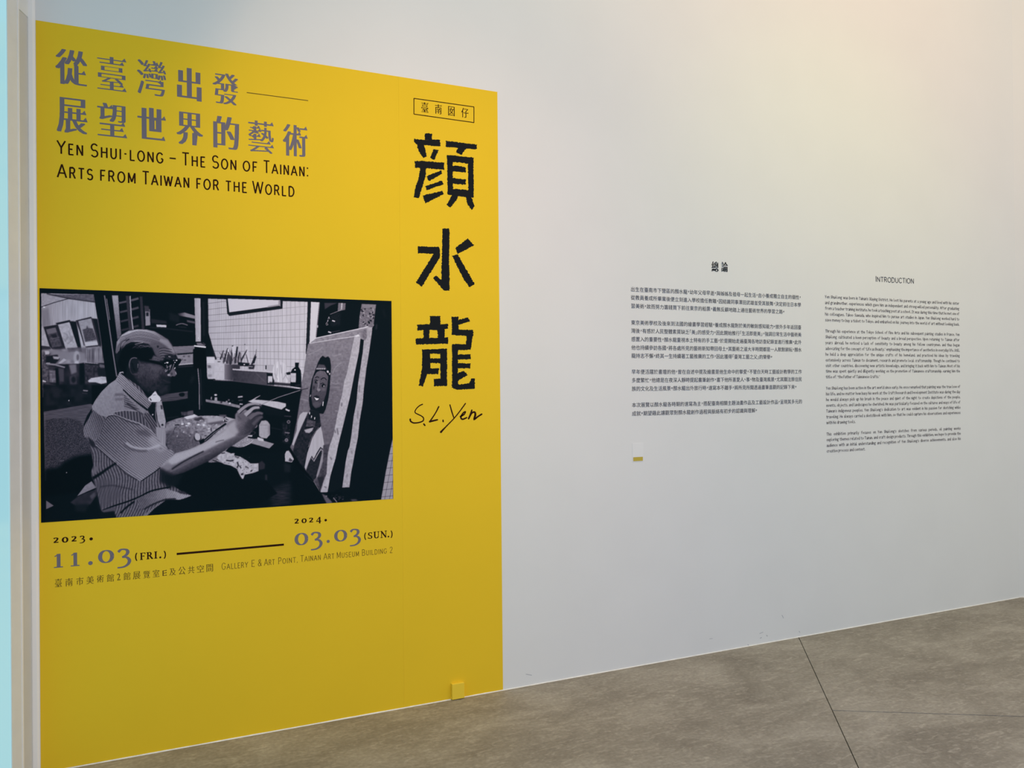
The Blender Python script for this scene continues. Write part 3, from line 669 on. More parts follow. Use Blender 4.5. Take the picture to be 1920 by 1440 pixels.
def wordmesh(w_):
    if w_ not in NAT:
        V = []; Fc = []; x = 0.0
        for c in w_:
            wide = 33 <= ord(c) < 127 and c not in "'-"
            v, f = glyph(chr(ord(c)+0xFEE0) if wide else c, 0.009, 1)
            v = v-np.array([v[:, 0].min()-0.034, 0])
            n = len(V); V += [(x+p[0], p[1]) for p in v]; Fc += [tuple(i+n for i in q) for q in f]
            x += v[:, 0].max()+0.034
        NAT[w_] = (V, Fc, x)
    return NAT[w_]
# one horizontal scale for all lines, so that the fullest line keeps a narrow word space
best = 1e9
for para in EN:
    for y, t_, fu in para:
        if fu:
            ww = t_.split(' '); tot = sum(wordmesh(w_)[2] for w_ in ww); best = min(best, (eR-eL)/(tot+0.27*(len(ww)-1)))
sx_ = best
for para in EN:
    h = Flat()
    for y, t_, fu in para:
        z = wp(1548, y)[1]-0.26*fs_z
        ww = t_.split(' '); tot = sum(wordmesh(w_)[2] for w_ in ww)*sx_
        sp = ((eR-eL)-tot)/(len(ww)-1) if fu else 0.27*sx_
        x = eL
        for w_ in ww:
            v, f, ad = wordmesh(w_)
            h.add([(x+p[0]*sx_, z+p[1]*fs_z) for p in v], f); x += ad*sx_+sp
    tag(h.build('paragraph', M_TEXT2, wt2, Y1), kind='stuff')
# ------------------------------------------------------------------ small sticker under the Chinese text (its code is left out)
M_STK = mat('sticker_white', (0.83, 0.83, 0.82), 0.4, 0.4)
q0 = wp(1185.6, 831.5); q1 = wp(1206.4, 865)
st = thing('information_sticker', 'small white sticker with a yellow strip at its foot, under the Chinese text', 'sticker', ((q0[0]+q1[0])/2, 0, q1[1]))
link('sticker_sheet', box_mesh('sticker_sheet', q0[0], q1[0], -0.0014, -0.0001, q1[1], q0[1], st.location), M_STK, st)
h = Flat(); a = wp(1187, 857.3); b2 = wp(1205, 863.8); h.quad((a[0], a[1]), (b2[0], a[1]), (b2[0], b2[1]), (a[0], b2[1]))
tag(h.build('yellow_strip', mat('sticker_yellow', alb(178, 158, 62), 0.5, 0.3), st, Y2), 'yellow strip')
# ------------------------------------------------------------------ yellow cover box at the foot of the poster
bx0, bx1 = wp(845.5, 1290)[0], wp(868.5, 1290)[0]; zt = wp(845, 1281)[1]
M_BOX = mat('yellow_box_vinyl', (0.93, 0.66, 0.05), 0.4, 0.3)
cb = thing('cover_box', 'small yellow box cover on the wall at the foot of the yellow poster', 'box', ((bx0+bx1)/2, -0.012, 0.0))
link('cover', box_mesh('cover', bx0, bx1, -0.020, -0.0013, 0.004, zt, cb.location, 0.002), M_BOX, cb)
link('base_flange', box_mesh('base_flange', bx0-0.004, bx1+0.006, -0.0055, -0.0013, 0.0005, 0.012, cb.location, 0.0008), M_BOX, cb)
# scuffs near the floor
M_SC = mat('scuff', alb(162, 164, 168), 0.8, 0.1)
h = Flat()
for pts, w_ in (([(1466, 1153), (1469, 1159)], 1.2), ([(1424, 1188), (1431, 1185)], 1.0), ([(1425, 1197), (1428, 1195)], 1.4), ([(1437, 1191), (1439, 1193)], 1.6), ([(1498, 1183), (1500, 1186)], 1.0),
                ([(986, 1264), (997, 1266)], 1.0), ([(1402, 1208), (1404, 1212)], 1.4), ([(1330, 1198), (1336, 1197)], 0.8)):
    h.ribbon([wp(*p) for p in pts], w_/360)
tag(h.build('scuff_marks', M_SC, wall_back, -0.0006), kind='stuff')
# ------------------------------------------------------------------ the black-and-white photograph printed on the poster
# drawn as a tone map over the print's own surface, then stored as the colour of a fine grid on the sheet
PS = 2.5; OX, OY, PW, PH = 66, 530, 680, 460
cw, chh = int(PW*PS), int(PH*PS)
G = np.full((chh, cw), 16.0, np.float32)
nr = np.random.RandomState(5)
def noise(scale, seed, ax=1.0, ay=1.0):
    r = np.random.RandomState(seed); gw = int(cw/(scale*PS*ax))+3; gh = int(chh/(scale*PS*ay))+3
    g = r.rand(gh, gw).astype(np.float32)*2-1
    xs = np.linspace(0, gw-1.001, cw); ys = np.linspace(0, gh-1.001, chh)
    xi = xs.astype(int); yi = ys.astype(int); fx = xs-xi; fy = ys-yi
    fx = fx*fx*(3-2*fx); fy = fy*fy*(3-2*fy)
    a = g[yi][:, xi]; b_ = g[yi][:, xi+1]; c = g[yi+1][:, xi]; d_ = g[yi+1][:, xi+1]
    return ((a*(1-fx)+b_*fx).T*(1-fy)+(c*(1-fx)+d_*fx).T*fy).T.astype(np.float32)
N1 = noise(1.0, 1); N2 = noise(3.0, 2); N3 = noise(8.0, 3); NV = noise(1.5, 4, 1.0, 20.0); NH = noise(1.2, 6, 8.0, 1.0)
FINE = noise(0.55, 9)
def blur(m, s):
    r = int(2.5*s+0.5)
    if r < 1: return m
    k = np.exp(-0.5*(np.arange(-r, r+1)/s)**2); k /= k.sum()
    p = np.pad(m, r, mode='edge'); o_ = np.zeros_like(m)
    t = np.zeros((m.shape[0]+2*r, m.shape[1]), np.float32)
    for i, kv in enumerate(k): t += kv*p[:, i:i+m.shape[1]]
    for i, kv in enumerate(k): o_ += kv*t[i:i+m.shape[0]]
    return o_
def mask(pts, soft):
    P = np.array([((p[0]-OX)*PS, (p[1]-OY)*PS) for p in pts]); pad = int(3*soft*PS)+3
    x0 = max(0, int(P[:, 0].min())-pad); x1 = min(cw, int(P[:, 0].max())+pad+1)
    y0 = max(0, int(P[:, 1].min())-pad); y1 = min(chh, int(P[:, 1].max())+pad+1)
    if x1 <= x0 or y1 <= y0: return None
    X = np.arange(x0, x1)+0.5; m = np.zeros((y1-y0, x1-x0), bool)
    for i in range(len(P)):
        a, b_ = P[i], P[(i+1) % len(P)]
        if a[1] == b_[1]: continue
        if a[1] > b_[1]: a, b_ = b_, a
        r0 = max(y0, int(math.ceil(a[1]-0.5))); r1 = min(y1, int(math.ceil(b_[1]-0.5)))
        if r1 <= r0: continue
        ys = np.arange(r0, r1)+0.5; xi = a[0]+(b_[0]-a[0])*(ys-a[1])/(b_[1]-a[1])
        m[r0-y0:r1-y0] ^= (X[None, :] < xi[:, None])
    m = m.astype(np.float32)
    return (blur(m, soft*PS) if soft > 0 else m), x0, x1, y0, y1
def fill(pts, g, soft=0.35, a=1.0, sm=0, tex=None, ta=0.0):
    if sm: pts = crom(pts, sm, True)
    r = mask(pts, soft)
    if r is None: return
    m, x0, x1, y0, y1 = r
    if callable(g):
        X, Y = np.meshgrid((np.arange(x0, x1)+.5)/PS+OX, (np.arange(y0, y1)+.5)/PS+OY); gv = g(X, Y)
    else: gv = g
    if tex is not None: gv = gv+tex[y0:y1, x0:x1]*ta
    m = m*a
    G[y0:y1, x0:x1] = G[y0:y1, x0:x1]*(1-m)+gv*m
def line(pts, w, g, soft=0.3, a=1.0, sm=0):
    if sm: pts = crom(pts, sm)
    P = [np.array(p, float) for p in pts]; L = []; R = []; n = len(P)
    for i in range(n):
        d_ = P[min(i+1, n-1)]-P[max(i-1, 0)]; d_ = d_/(np.hypot(*d_)+1e-9)
        ww = (w[0]+(w[1]-w[0])*i/(n-1)) if hasattr(w, '__len__') else w
        nn = np.array([-d_[1], d_[0]])*ww/2; L.append(P[i]+nn); R.append(P[i]-nn)
    fill(L+R[::-1], g, soft, a)
def ell(cx, cy, rx, ry, g, soft=0.3, a=1.0, rot=0, n=22):
    c, s_ = math.cos(math.radians(rot)), math.sin(math.radians(rot))
    fill([(cx+rx*math.cos(t)*c-ry*math.sin(t)*s_, cy+rx*math.cos(t)*s_+ry*math.sin(t)*c) for t in np.linspace(0, 2*math.pi, n, endpoint=False)], g, soft, a)
def stripes(base, amp, ang, per, curve=0.0, cx=0, cy=0, duty=0.55, grad=None):
    c, s_ = math.cos(math.radians(ang)), math.sin(math.radians(ang))
    def f(X, Y):
        u = (X-cx)*c+(Y-cy)*s_; v = -(X-cx)*s_+(Y-cy)*c
        ph = (v+curve*u*u)/per
        w_ = 0.5+0.5*np.cos(2*math.pi*ph); w_ = np.clip((w_-duty)/(1-duty), 0, 1)
        b_ = grad(X, Y) if grad else base
        return b_+amp*(w_-0.3)
    return f
def lg(x0, y0, g0, x1, y1, g1):
    dx, dy = x1-x0, y1-y0; L2 = dx*dx+dy*dy
    return lambda X, Y: g0+(g1-g0)*np.clip(((X-x0)*dx+(Y-y0)*dy)/L2, 0, 1)
# far room on the left
fill([(77,550),(175,552),(182,590),(190,640),(197,700),(204,740),(80,745)], 150, tex=NV, ta=10)
fill([(77,550),(176,552),(197,690),(79,690)], lg(80,560,160,140,600,178), tex=NV, ta=12)
fill([(77,552),(95,552),(130,560),(77,575)], 165, 0.6, tex=N2, ta=10)
fill([(92,552),(176,552),(178,567),(130,560)], 105, 0.5, tex=N2, ta=12); line([(88,551),(130,560),(178,566.5)], 2, 62, 0.6)
line([(77,576),(100,568),(132,559)], 1.4, 62, 0.4); ell(83,576,2.2,1.3,235)
fill([(77,580),(90,578),(96,610),(80,620)], 110, 2.5, 0.5)
fill([(82,613),(105,609),(110,612),(124,655),(99,656),(92,648)], 48, 0.5); fill([(86,617),(104,613),(117,649),(98,652)], 84, 0.6, tex=N2, ta=14)
fill([(87,618),(104,614),(107,623),(90,627)], 118, 0.6); fill([(95,628),(105,626),(109,634),(100,634)], 50, 0.8); line([(95,636),(113,632)], 1.5, 115, 0.8)
line([(88,616),(105,613)], 1.6, 40, 0.3)
fill([(130,602),(143,603),(154,660),(146,658)], 28, 0.7); fill([(104,606),(131,600),(134,605),(108,609)], 42, 0.5); fill([(105,608),(110,609),(124,656),(118,655)], 52, 0.6)
fill([(109,609),(130,604),(146,652),(124,656)], 178, 0.5, tex=N2, ta=10)
for p in ([(119,624),(126,628),(127,636)], [(122,640),(128,632),(134,640)], [(126,646),(136,636),(134,630)], [(129,620),(132,630),(138,643)], [(118,633),(124,641)]): line(p, 2.2, 140, 1.0, 0.8, 4)
fill([(126,653),(146,652),(150,660),(130,661)], 60, 0.7)
fill([(172,597),(183,598),(192,642),(190,654),(178,640)], 30, 0.6); fill([(142,601),(171,594),(175,600),(188,648),(161,652)], 60, 0.5); fill([(147,602),(171,597),(184,646),(160,650)], 158, 0.4, tex=N2, ta=8)
fill([(155,618),(162,616),(163,610),(166,615),(174,616),(182,637),(160,641)], 84, 0.8, tex=N1, ta=18); line([(146,604),(158,648)], 1.5, 62, 0.4)
fill([(159,642),(182,640),(184,647),(161,649)], 190, 0.4); line([(162,651),(185,649)], 2.0, 42, 0.6)
fill([(77,612),(80,611),(93,650),(77,650)], 180, 0.6, tex=N2, ta=10); fill([(77,648),(94,650),(97,655),(77,657)], 62, 0.7)
fill([(78,656),(204,648),(206,680),(78,684)], 128, 1.5, 0.85, tex=N3, ta=30)
fill([(97,655),(125,660),(160,662),(160,676),(98,672)], 140, 1.6, 0.9)
fill([(162,655),(193,652),(196,680),(164,682)], 120, 1.5, 0.8, tex=NV, ta=40)
fill([(80,660),(95,662),(92,684),(80,684)], 95, 1.0, tex=N2, ta=30); fill([(84,658),(92,658),(93,664),(85,665)], 190, 0.7)
fill([(86,668),(108,665),(112,674),(104,682),(86,682)], 34, 1.0); fill([(99,668),(112,669),(110,674),(101,673)], 175, 0.8); fill([(87,680),(94,680),(94,683),(86,683)], 185, 0.6)
fill([(109,681),(120,672),(125,675),(114,682)], 182, 0.6); ell(144,671,6,13,168,1.0); ell(146,670,2.5,6,110,0.9); ell(144,681,4,4,190,0.8)
fill([(80,684),(204,680),(208,762),(82,772)], 52, 0.8, tex=N3, ta=22)
line([(88,682),(104,684),(122,689)], 2.8, 150, 0.6); line([(90,688),(120,692)], 1.5, 70, 0.5)
fill([(92,694),(105,695),(106,718),(93,716)], 120, 0.8, tex=N2, ta=20); fill([(80,683),(91,685),(91,716),(80,714)], 92, 1.0, tex=N2, ta=25); fill([(110,692),(120,692),(120,716),(112,715)], 82, 1.0)
fill([(80,712),(87,715),(86,717),(80,716)], 200, 0.5); line([(80,718),(105,723)], 1.2, 95, 0.6)
fill([(129,684),(143,683),(144,698),(134,702)], 125, 1.2); fill([(104,690),(109,690),(112,730),(106,728)], 20, 0.8)
fill([(130,706),(142,703),(146,725),(132,726)], 78, 1.4); ell(138,712,4,6,35,1.2); fill([(149,682),(158,680),(160,735),(150,732)], 18, 1.0); fill([(159,682),(184,685),(186,714),(160,712)], 62, 0.9, tex=N2, ta=18)
line([(160,681),(184,684)], 1.6, 24, 0.5); line([(161,680),(184,682)], 1.0, 165, 0.5)
for i in range(7): line([(186+nr.rand()*4,684+i*2.4),(198,686+i*2.6)], 1.2, 90+nr.rand()*80, 0.5)
fill([(182,690),(198,690),(200,706),(184,704)], 34, 1.0)
fill([(165,714),(171,709),(190,706),(203,707),(203,717),(190,720),(180,717),(167,717)], 192, 0.5, tex=N2, ta=8); fill([(188,708),(203,708),(203,713),(192,713)], 165, 0.6, 0.7)
fill([(80,722),(170,720),(206,722),(206,756),(172,760),(82,772)], 30, 1.5, 0.9, tex=N3, ta=10); fill([(96,725),(110,726),(114,745),(100,745)], 48, 2, 0.8)
line([(156,732),(165,733)], 2.4, 140, 0.5); line([(154,737),(164,738)], 1.4, 70, 0.6); ell(129.3,751,0.9,1,210,0.2)
fill([(172,722),(206,722),(190,740),(172,765)], 12, 0.8)
# blanket and seat
fill([(82,772),(170,757),(176,760),(160,800),(83,800)], 92, 0.5, tex=NH, ta=10)
fill([(83,792),(104,785),(130,784),(150,789),(158,800),(160,815),(174,840),(174,856),(150,856),(128,868),(110,884),(99,896),(84,902)], 68, 1.0, tex=FINE, ta=40)
line([(84,790),(102,785)], 0.9, 34, 0.3); line([(84,775),(84,890)], 1.6, 112, 0.7, 0.8)
fill([(84,880),(110,876),(120,866),(140,856),(176,850),(176,905),(150,925),(84,930)], 10, 3.0)
line([(113,864.5),(120,863.5)], 0.8, 130, 0.2); ell(125,886,1.2,0.7,170,0.2)
fill([(144,931),(160,910),(172,902),(176,908),(181,914),(165,921)], 134, 0.4, tex=N2, ta=6); line([(145,931),(165,922),(182,915)], 1.6, 8, 0.3)
fill([(132,942),(150,928),(181,917),(182,928),(170,945),(150,952)], 58, 0.8, tex=N3, ta=12); fill([(168,930),(178,922),(179,930),(172,936)], 95, 1.2, 0.8); fill([(140,946),(168,944),(160,960),(142,958)], 30, 2)
fill([(87,938.5),(101,948),(87,954.5)], 116, 0.35)
# dark door frame, light slats, shelves
fill([(176,550),(224,550),(232,640),(224,700),(206,742),(197,690)], 14, 0.5)
fill([(176,551),(197,551),(200,600),(214,705),(204,745),(190,640),(182,590)], 15, 0.4); line([(183,596),(189,636),(191,652)], 1.4, 120, 0.5, 0.8)
line([(196,554),(203,600),(213,668),(219,706)], 2.2, 128, 0.35); line([(200,560),(206,600)], 1.0, 175, 0.4)
fill([(210,554),(221.5,554),(224,590),(228,632),(221,643),(217,610)], lg(210,560,165,225,640,100), 0.4, tex=N1, ta=10)
for dy in (0,17.2,34.5,51):
    line([(223+dy*0.1,568.5+dy*1.0),(239+dy*.05,565+dy)], 3.6, 92-dy*.6, 0.5); line([(246,563.5+dy),(260,559.5+dy)], 4.2, 98-dy*.6, 0.5)
fill([(236,555),(243,555),(249,620),(242,620)], 66, 0.4); line([(244,555),(246,590),(249.5,618)], 2.0, 175, 0.35); fill([(262,556),(267,556),(271,618),(266,618)], 62, 0.5)
fill([(272,580),(281,580),(282,610),(273,611)], 150, 0.6); fill([(270,573),(279,574),(281,585),(272,584)], 70, 0.8); fill([(274,586),(279,586),(279,593),(274,593)], 40, 0.6)
fill([(283,598),(312,602),(313,607),(284,606)], 48, 0.8); fill([(293,608.5),(312,609.5),(312,614),(294,613)], 196, 0.4); line([(281,614),(320,617),(362,622)], 1.6, 50, 0.8)
fill([(333,588),(346,586),(366,592),(366,598),(347,594),(336,592)], lg(333,590,50,348,590,140), 0.5); fill([(350,600),(366,603),(366,607),(351,604)], 92, 0.6)
line([(330,610),(336,607.5),(343,607),(352,610)], 1.8, 125, 0.5, 1, 4); line([(335,613),(350,614)], 1.0, 60, 0.6)
fill([(318,586),(336,592),(336,606),(318,600)], 30, 1.5)
fill([(364.5,559),(376,559.5),(377,641),(367,641)], lg(364,600,165,377,600,186), 0.35, tex=N2, ta=4); ell(372,634,0.9,0.9,220,0.3)
# board behind the face
fill([(322,650),(365,648),(365,661),(326,665)], 126, 0.5, tex=NH, ta=8); line([(330,664),(364,661.5)], 1.6, 26, 0.4)
fill([(330,666),(364,663),(363,682),(334,685)], 138, 0.5, tex=N2, ta=8)
for x_, y_ in ((345,668),(354,668),(347,675),(341,674)): fill([(x_-2,y_-1),(x_+2,y_-1),(x_+2,y_+1.5),(x_-2,y_+1.5)], 95, 0.6)
line([(333,684),(363,681.5)], 2.0, 178, 0.4); line([(334,688),(362,686)], 2.5, 50, 0.8)
# tiled wall
def tile(X, Y):
    t = (X-392)/170.0
    k = ((Y-602.5)+13.0*t)/(11.2+2.9*t)       # rows
    fr = k-np.floor(k); row = np.clip(1-np.minimum(fr, 1-fr)*(11.2+2.9*t)/0.75, 0, 1)
    s_ = (X-389)/1.0; ph = np.where(True, np.log(1+s_/110.0)*110.0/3.35, 0); fv = ph-np.floor(ph)
    col = np.clip(1-np.minimum(fv, 1-fv)*3.6*(1+t*.3)/0.9, 0, 1)
    return 184+14*t-row*(66-26*t)-col*(14+8*t)*(1-row)
fill([(389,560),(577,566),(577,660),(575,705),(560,735),(445,735),(404,720),(402,672),(396,642),(391,625)], tile, 0.4, tex=NV, ta=7)
fill([(377,558),(390,558),(391,625),(396,642),(403,672),(403,676),(377,676)], 17, 0.5); fill([(380,566),(383,566),(384,630),(381,630)], 34, 1.0)
fill([(424,560),(427.3,560),(430,585.5),(524,573),(529,579),(430,592.5),(426,588)], 28, 0.4); fill([(427,560),(525,563),(523,573),(430,585.5)], 200, 0.35); fill([(522,563),(525.5,563),(525,573),(500,577),(503,574),(522,571)], 150, 0.6)
fill([(525.5,563.5),(530,563.5),(529.5,579),(525.5,577)], 34, 0.45)
fill([(577,566),(583.5,566),(580.5,643),(575,664),(573,664)], 33, 0.35); fill([(583,566),(599,567),(592.5,634),(580,646)], 206, 0.35); line([(599,567),(592.5,632)], 1.6, 120, 0.4); ell(595.3,612,1.2,2.8,190,0.4)
# dark corner with the bag, leaves
fill([(600,566),(738,571),(738,940),(600,940)], 16, 0.3)
fill([(608,568),(633,568),(620,573),(609,580)], 70, 0.6); fill([(634,568),(648,568.5),(647,581),(633,584)], 118, 0.5, tex=NV, ta=20); line([(641,568),(640,580)], 1.4, 215, 0.3)
line([(619,589.5),(640,581)], 1.0, 165, 0.3); fill([(620,591),(638,584),(638,610),(620,612)], 30, 1.5, tex=FINE, ta=16)
for p in ([(617,594),(615,598)], [(616,594),(618,598)], [(615,599),(613.5,603)], [(614,604),(615.5,600)], [(613,606),(615,609),(612,610),(611,607),(613,604)]): line(p, 0.9, 170, 0.2)
line([(622.5,601),(628,602.8)], 2.2, 215, 0.3); line([(615,622),(621,624)], 2.6, 200, 0.4); line([(621,623),(637,620)], 1.2, 80, 0.4)
fill([(678,570),(705,571),(700,612),(697,616),(672,617),(674,592)], 122, 0.4, tex=N1, ta=22); fill([(678,570),(705,571),(703,578),(680,576)], 140, 0.8, 0.7)
for _ in range(26):
    x_, y_ = 675+nr.rand()*26, 577+nr.rand()*34; ell(x_, y_, 1+nr.rand()*2.2, 0.8+nr.rand(), 30+nr.rand()*25 if nr.rand() > .35 else 165, 0.4, rot=nr.rand()*180)
line([(706,608),(705,618)], 3.0, 50, 0.9); line([(718,580),(722,595)], 3, 26, 1.5)
# rear canvas
fill([(578,645),(592,634),(683,614),(692,612),(690,640),(678,636),(664,632),(590,644)], 142, 0.4, tex=N2, ta=14)
fill([(685,613),(698,613.5),(697,625),(692,660),(687,690),(682,730),(680,755),(674,790),(671,820),(667,840),(661,873),(658.5,885),(655,913.5),(641.5,914),(644,895),(648,865),(652,845),(655,838),(658,820),(663,780),(668,755),(671,720),(675.5,690),(680,655),(683,630)], 168, 0.35, tex=N2, ta=12)
line([(580,643),(592,634),(683,614.5),(690,612)], 1.6, 212, 0.35); fill([(681,619),(687,616),(688,632),(683,640),(679,632)], 120, 1.0, tex=N1, ta=20)
for p in ([(674,722),(673,735)], [(671,770),(670,785)], [(659,845),(660,850)], [(651,888),(650,896)]): line(p, 2.0, 128, 0.9)
# gap and front canvas
fill([(676,636),(681,640),(680,660),(675,690),(670.5,720),(667.5,755),(662,780),(657,820),(651,846),(647,866),(643,896),(641,914),(625,922),(614,922),(620,895),(634,835),(650,770),(667,690)], 20, 0.4)
FACE = [(577.5,645),(664,631),(660,650),(656,670),(650,700),(645,715),(641,740),(637,755),(635,767),(632,778),(629,795),(625,815),(618,835),(615,848),(613,865),(612,890),(607.5,898),(604.5,908),(602,921),(588,902),(562,870),(545,842),(541,838),(548,815),(555,782),(559,755),(564,725),(569.5,697),(574,664)]
fill(FACE, lg(600,650,142,600,900,92), 0.35, tex=NH, ta=7)
fill(FACE, 116, 0.4, 0.3, tex=N2, ta=30)
for p in ([(578,665),(590,660),(600,655)], [(640,680),(628,690),(624,700)], [(620,716),(628,720),(636,718)], [(628,770),(634,771)], [(605,650),(600,656)], [(562,748),(572,750),(578,752)], [(625,668),(640,664)]): line(p, 1.4, 170, 0.7, 0.6, 3)
fill([(664,631),(676,633),(673,660),(668,685),(664,704),(660,725),(656,745),(650,770),(644,795),(639,815),(634,835),(629,860),(624,876),(619,894),(616,912),(614,922.5),(600.5,923),(602,912),(605,905),(608,897),(612,888),(613,865),(615,848),(618,835),(625,815),(629,795),(632,778),(635,767),(637,755),(641,740),(645,715),(650,700),(656,670),(660,650)], 176, 0.35, tex=N2, ta=10)
for p in ([(632,803),(634,815)], [(627,806),(629,812)], [(619,857),(622,862)], [(608,912),(612,915)], [(641,755),(640,762)]): line(p, 2.0, 110, 0.8)
line([(580,644),(622,637),(664,631),(673,627.5)], 1.2, 205, 0.4); fill([(664,630),(672,627),(675,631),(668,632)], 215, 0.5)
# a plain painted portrait on it
fill([(568,772.5),(577,773),(572,786),(565,800),(560,812),(556,822),(550,836),(547,832),(556,808),(558,790),(562,778)], 178, 0.4)
fill([(577,775),(598,772),(602,798),(595,812),(583,832),(576,856),(572,880),(566,876),(556,862),(549,846),(554,828),(562,808),(570,790)], 44, 0.6, tex=N2, ta=14)
fill([(605,667),(610,670.5),(615,668.5),(618.5,672),(620.5,685),(620,700),(619,712),(618,730),(615,750),(610,768),(606,776),(598,775),(590,770),(582,768),(580,760),(579,748),(581,730),(585,710),(592,692),(596,680),(600,672)], 22, 0.4)
fill([(597,683),(608,684),(613,693),(597,693),(594,690)], 88, 0.7)
fill([(591,699),(600,694.5),(609,696),(615.5,706),(614,722),(611.5,738),(607,752),(600,763),(592,766),(586,760),(583.5,745),(585,726),(587,710)], lg(586,700,112,604,765,70), 0.5, sm=0, tex=N1, ta=8)
line([(589,704),(594,696),(601,693.5),(609,695),(617,703)], 1.6, 18, 0.35, 1, 4)
for x_ in (594.5, 598, 601.5, 605, 608.5): ell(x_, 691.5, 1.2, 1.6, 190, 0.3)
ell(614.5,697,1.8,2.6,200,0.3,rot=-30); ell(618,701,1.4,1.8,185,0.3)
line([(591,709),(594,706.5),(598,708)], 1.6, 35, 0.3, 1, 3); line([(601.5,712),(605,709),(609,709),(612,713)], 1.6, 32, 0.3, 1, 3)
ell(592,716.5,3.4,3.6,82,0.4); ell(592.6,716.5,1.8,2.5,22,0.3); line([(589,713),(592,712),(596,714)], 1.0, 30, 0.3); ell(594.2,716,0.6,0.9,170,0.2)
ell(605.5,723.5,4.2,4.0,84,0.4,rot=20); ell(605.5,723,2.2,3,20,0.3,rot=20); line([(600.5,720),(605,718),(610.5,723)], 1.2, 28, 0.3); ell(607,724,0.8,1.3,215,0.2)
line([(597.5,714),(597,724),(595,730)], 1.3, 150, 0.5); ell(597.5,731,3.2,2.8,140,0.6); ell(594,733,1.2,1.0,60,0.4); ell(600,734,1.2,1.0,60,0.4); fill([(588,722),(591,726),(588,732),(586,728)], 60, 1.0)
fill([(588,743),(593,741),(599,744),(598,749),(593,752),(589,748)], 40, 0.5); fill([(588.6,744.5),(593,746.5),(598,747),(596,750),(592.5,750.5)], 225, 0.3)
ell(606,730,4,3,120,1.2,0.6); fill([(586,756),(594,753),(602,756),(598,762),(590,764)], 92, 1.0)
line([(606,753),(605,761)], 1.5, 220, 0.25); line([(582.5,740),(581.5,744)], 1.2, 200, 0.25)
fill([(581,768),(598,771),(600,784),(594,794),(586,796),(578,790)], 30, 0.6)
for x_, y_ in ((580.5,775),(584,781.5),(590,784.5)): line([(x_,y_-2.2),(x_-.3,y_+2)], 1.5, 220, 0.25)
fill([(576,786),(584,788),(592,790),(590,800),(573,800)], 88, 0.6, tex=N2, ta=14); line([(572,801),(580,801.5),(587,800)], 1.8, 12, 0.3)
fill([(570,806),(578,804),(588,801.5),(585,808),(580,812),(573,811)], 170, 0.6)
fill([(601.5,799.5),(604,810),(607.5,833),(605.5,842),(601,838),(588.5,861),(584,855),(578,868),(573.5,881),(571,876),(573,865),(577,845),(585,822),(593,808)], 178, 0.35, tex=NV, ta=6)
line([(600,799),(592,808),(585,820),(581,832),(576,848)], 1.0, 18, 0.3, 1, 4); line([(598,801),(590,811),(583,824),(578,838)], 0.8, 170, 0.3, .8, 4)
fill([(583,858),(588.5,866),(601,844),(604,850),(600,870),(594,894),(588,900),(578,890),(574,882),(579,868)], 44, 0.5, tex=N2, ta=10)
line([(584,855),(588.5,861),(594,850),(601,838.5),(605,842)], 1.3, 12, 0.25); line([(584,859),(588.5,865),(595,853),(601.5,842.5),(605,846)], 1.0, 185, 0.25); line([(602,845),(605.5,848)], 1.0, 14, 0.25)
fill([(605,843),(607.5,848),(604.5,866),(601,878),(597,892),(594,901),(593,892),(598,874),(602,856)], 150, 0.5)
fill([(606,835),(618,832),(614,850),(612,888),(600,918),(590,903),(598,890),(606,866)], 78, 0.8, tex=N2, ta=14)
fill([(595,895),(607,893),(604,910),(601,920)], 50, 1.0)
# ledge under the canvases
fill([(536,826),(546,842),(562,868),(588,901),(601,923),(596,924),(575,900),(548,866),(534,838)], 10, 0.5); line([(588,902),(600.5,923),(614,922.5)], 0.9, 160, 0.25); line([(560,880),(590,906)], 0.9, 50, 0.5)
fill([(541,855),(602,924),(640,922),(640,946),(541,952)], 13, 1.0)
fill([(603,925),(611,929),(619,937),(624,943),(613,945),(608,936)], 100, 0.8); line([(625,933),(632,942)], 1.5, 150, 0.4); ell(612,930,1.5,1,150,0.5)
for _ in range(16): ell(622+nr.rand()*22, 928+nr.rand()*9, 0.6+nr.rand()*1.4, 0.6, 60+nr.rand()*70, 0.6)
fill([(657,936),(668,936),(671,939),(660,940)], 90, 1.0)
fill([(533.8,851.6),(539,841.6),(545,850),(551,861),(547,867),(534.6,865)], 178, 0.4, tex=N2, ta=10); fill([(543,858),(549,863),(546,866),(541,864)], 80, 0.5)
def t2(X, Y):
    a_ = (X-(736-(Y-820)*0.0))+((Y-820)*0.19); f1 = (a_+200)/9.0; f1 = f1-np.floor(f1); f2 = (Y+X*0.1)/13.2; f2 = f2-np.floor(f2)
    return 158-100*np.clip(1-np.minimum(f1, 1-f1)*9/0.8, 0, 1)*.6-100*np.clip(1-np.minimum(f2, 1-f2)*13.2/0.8, 0, 1)*.7
fill([(737,818),(737,938),(714,938),(723,885),(731,845)], t2, 0.5)
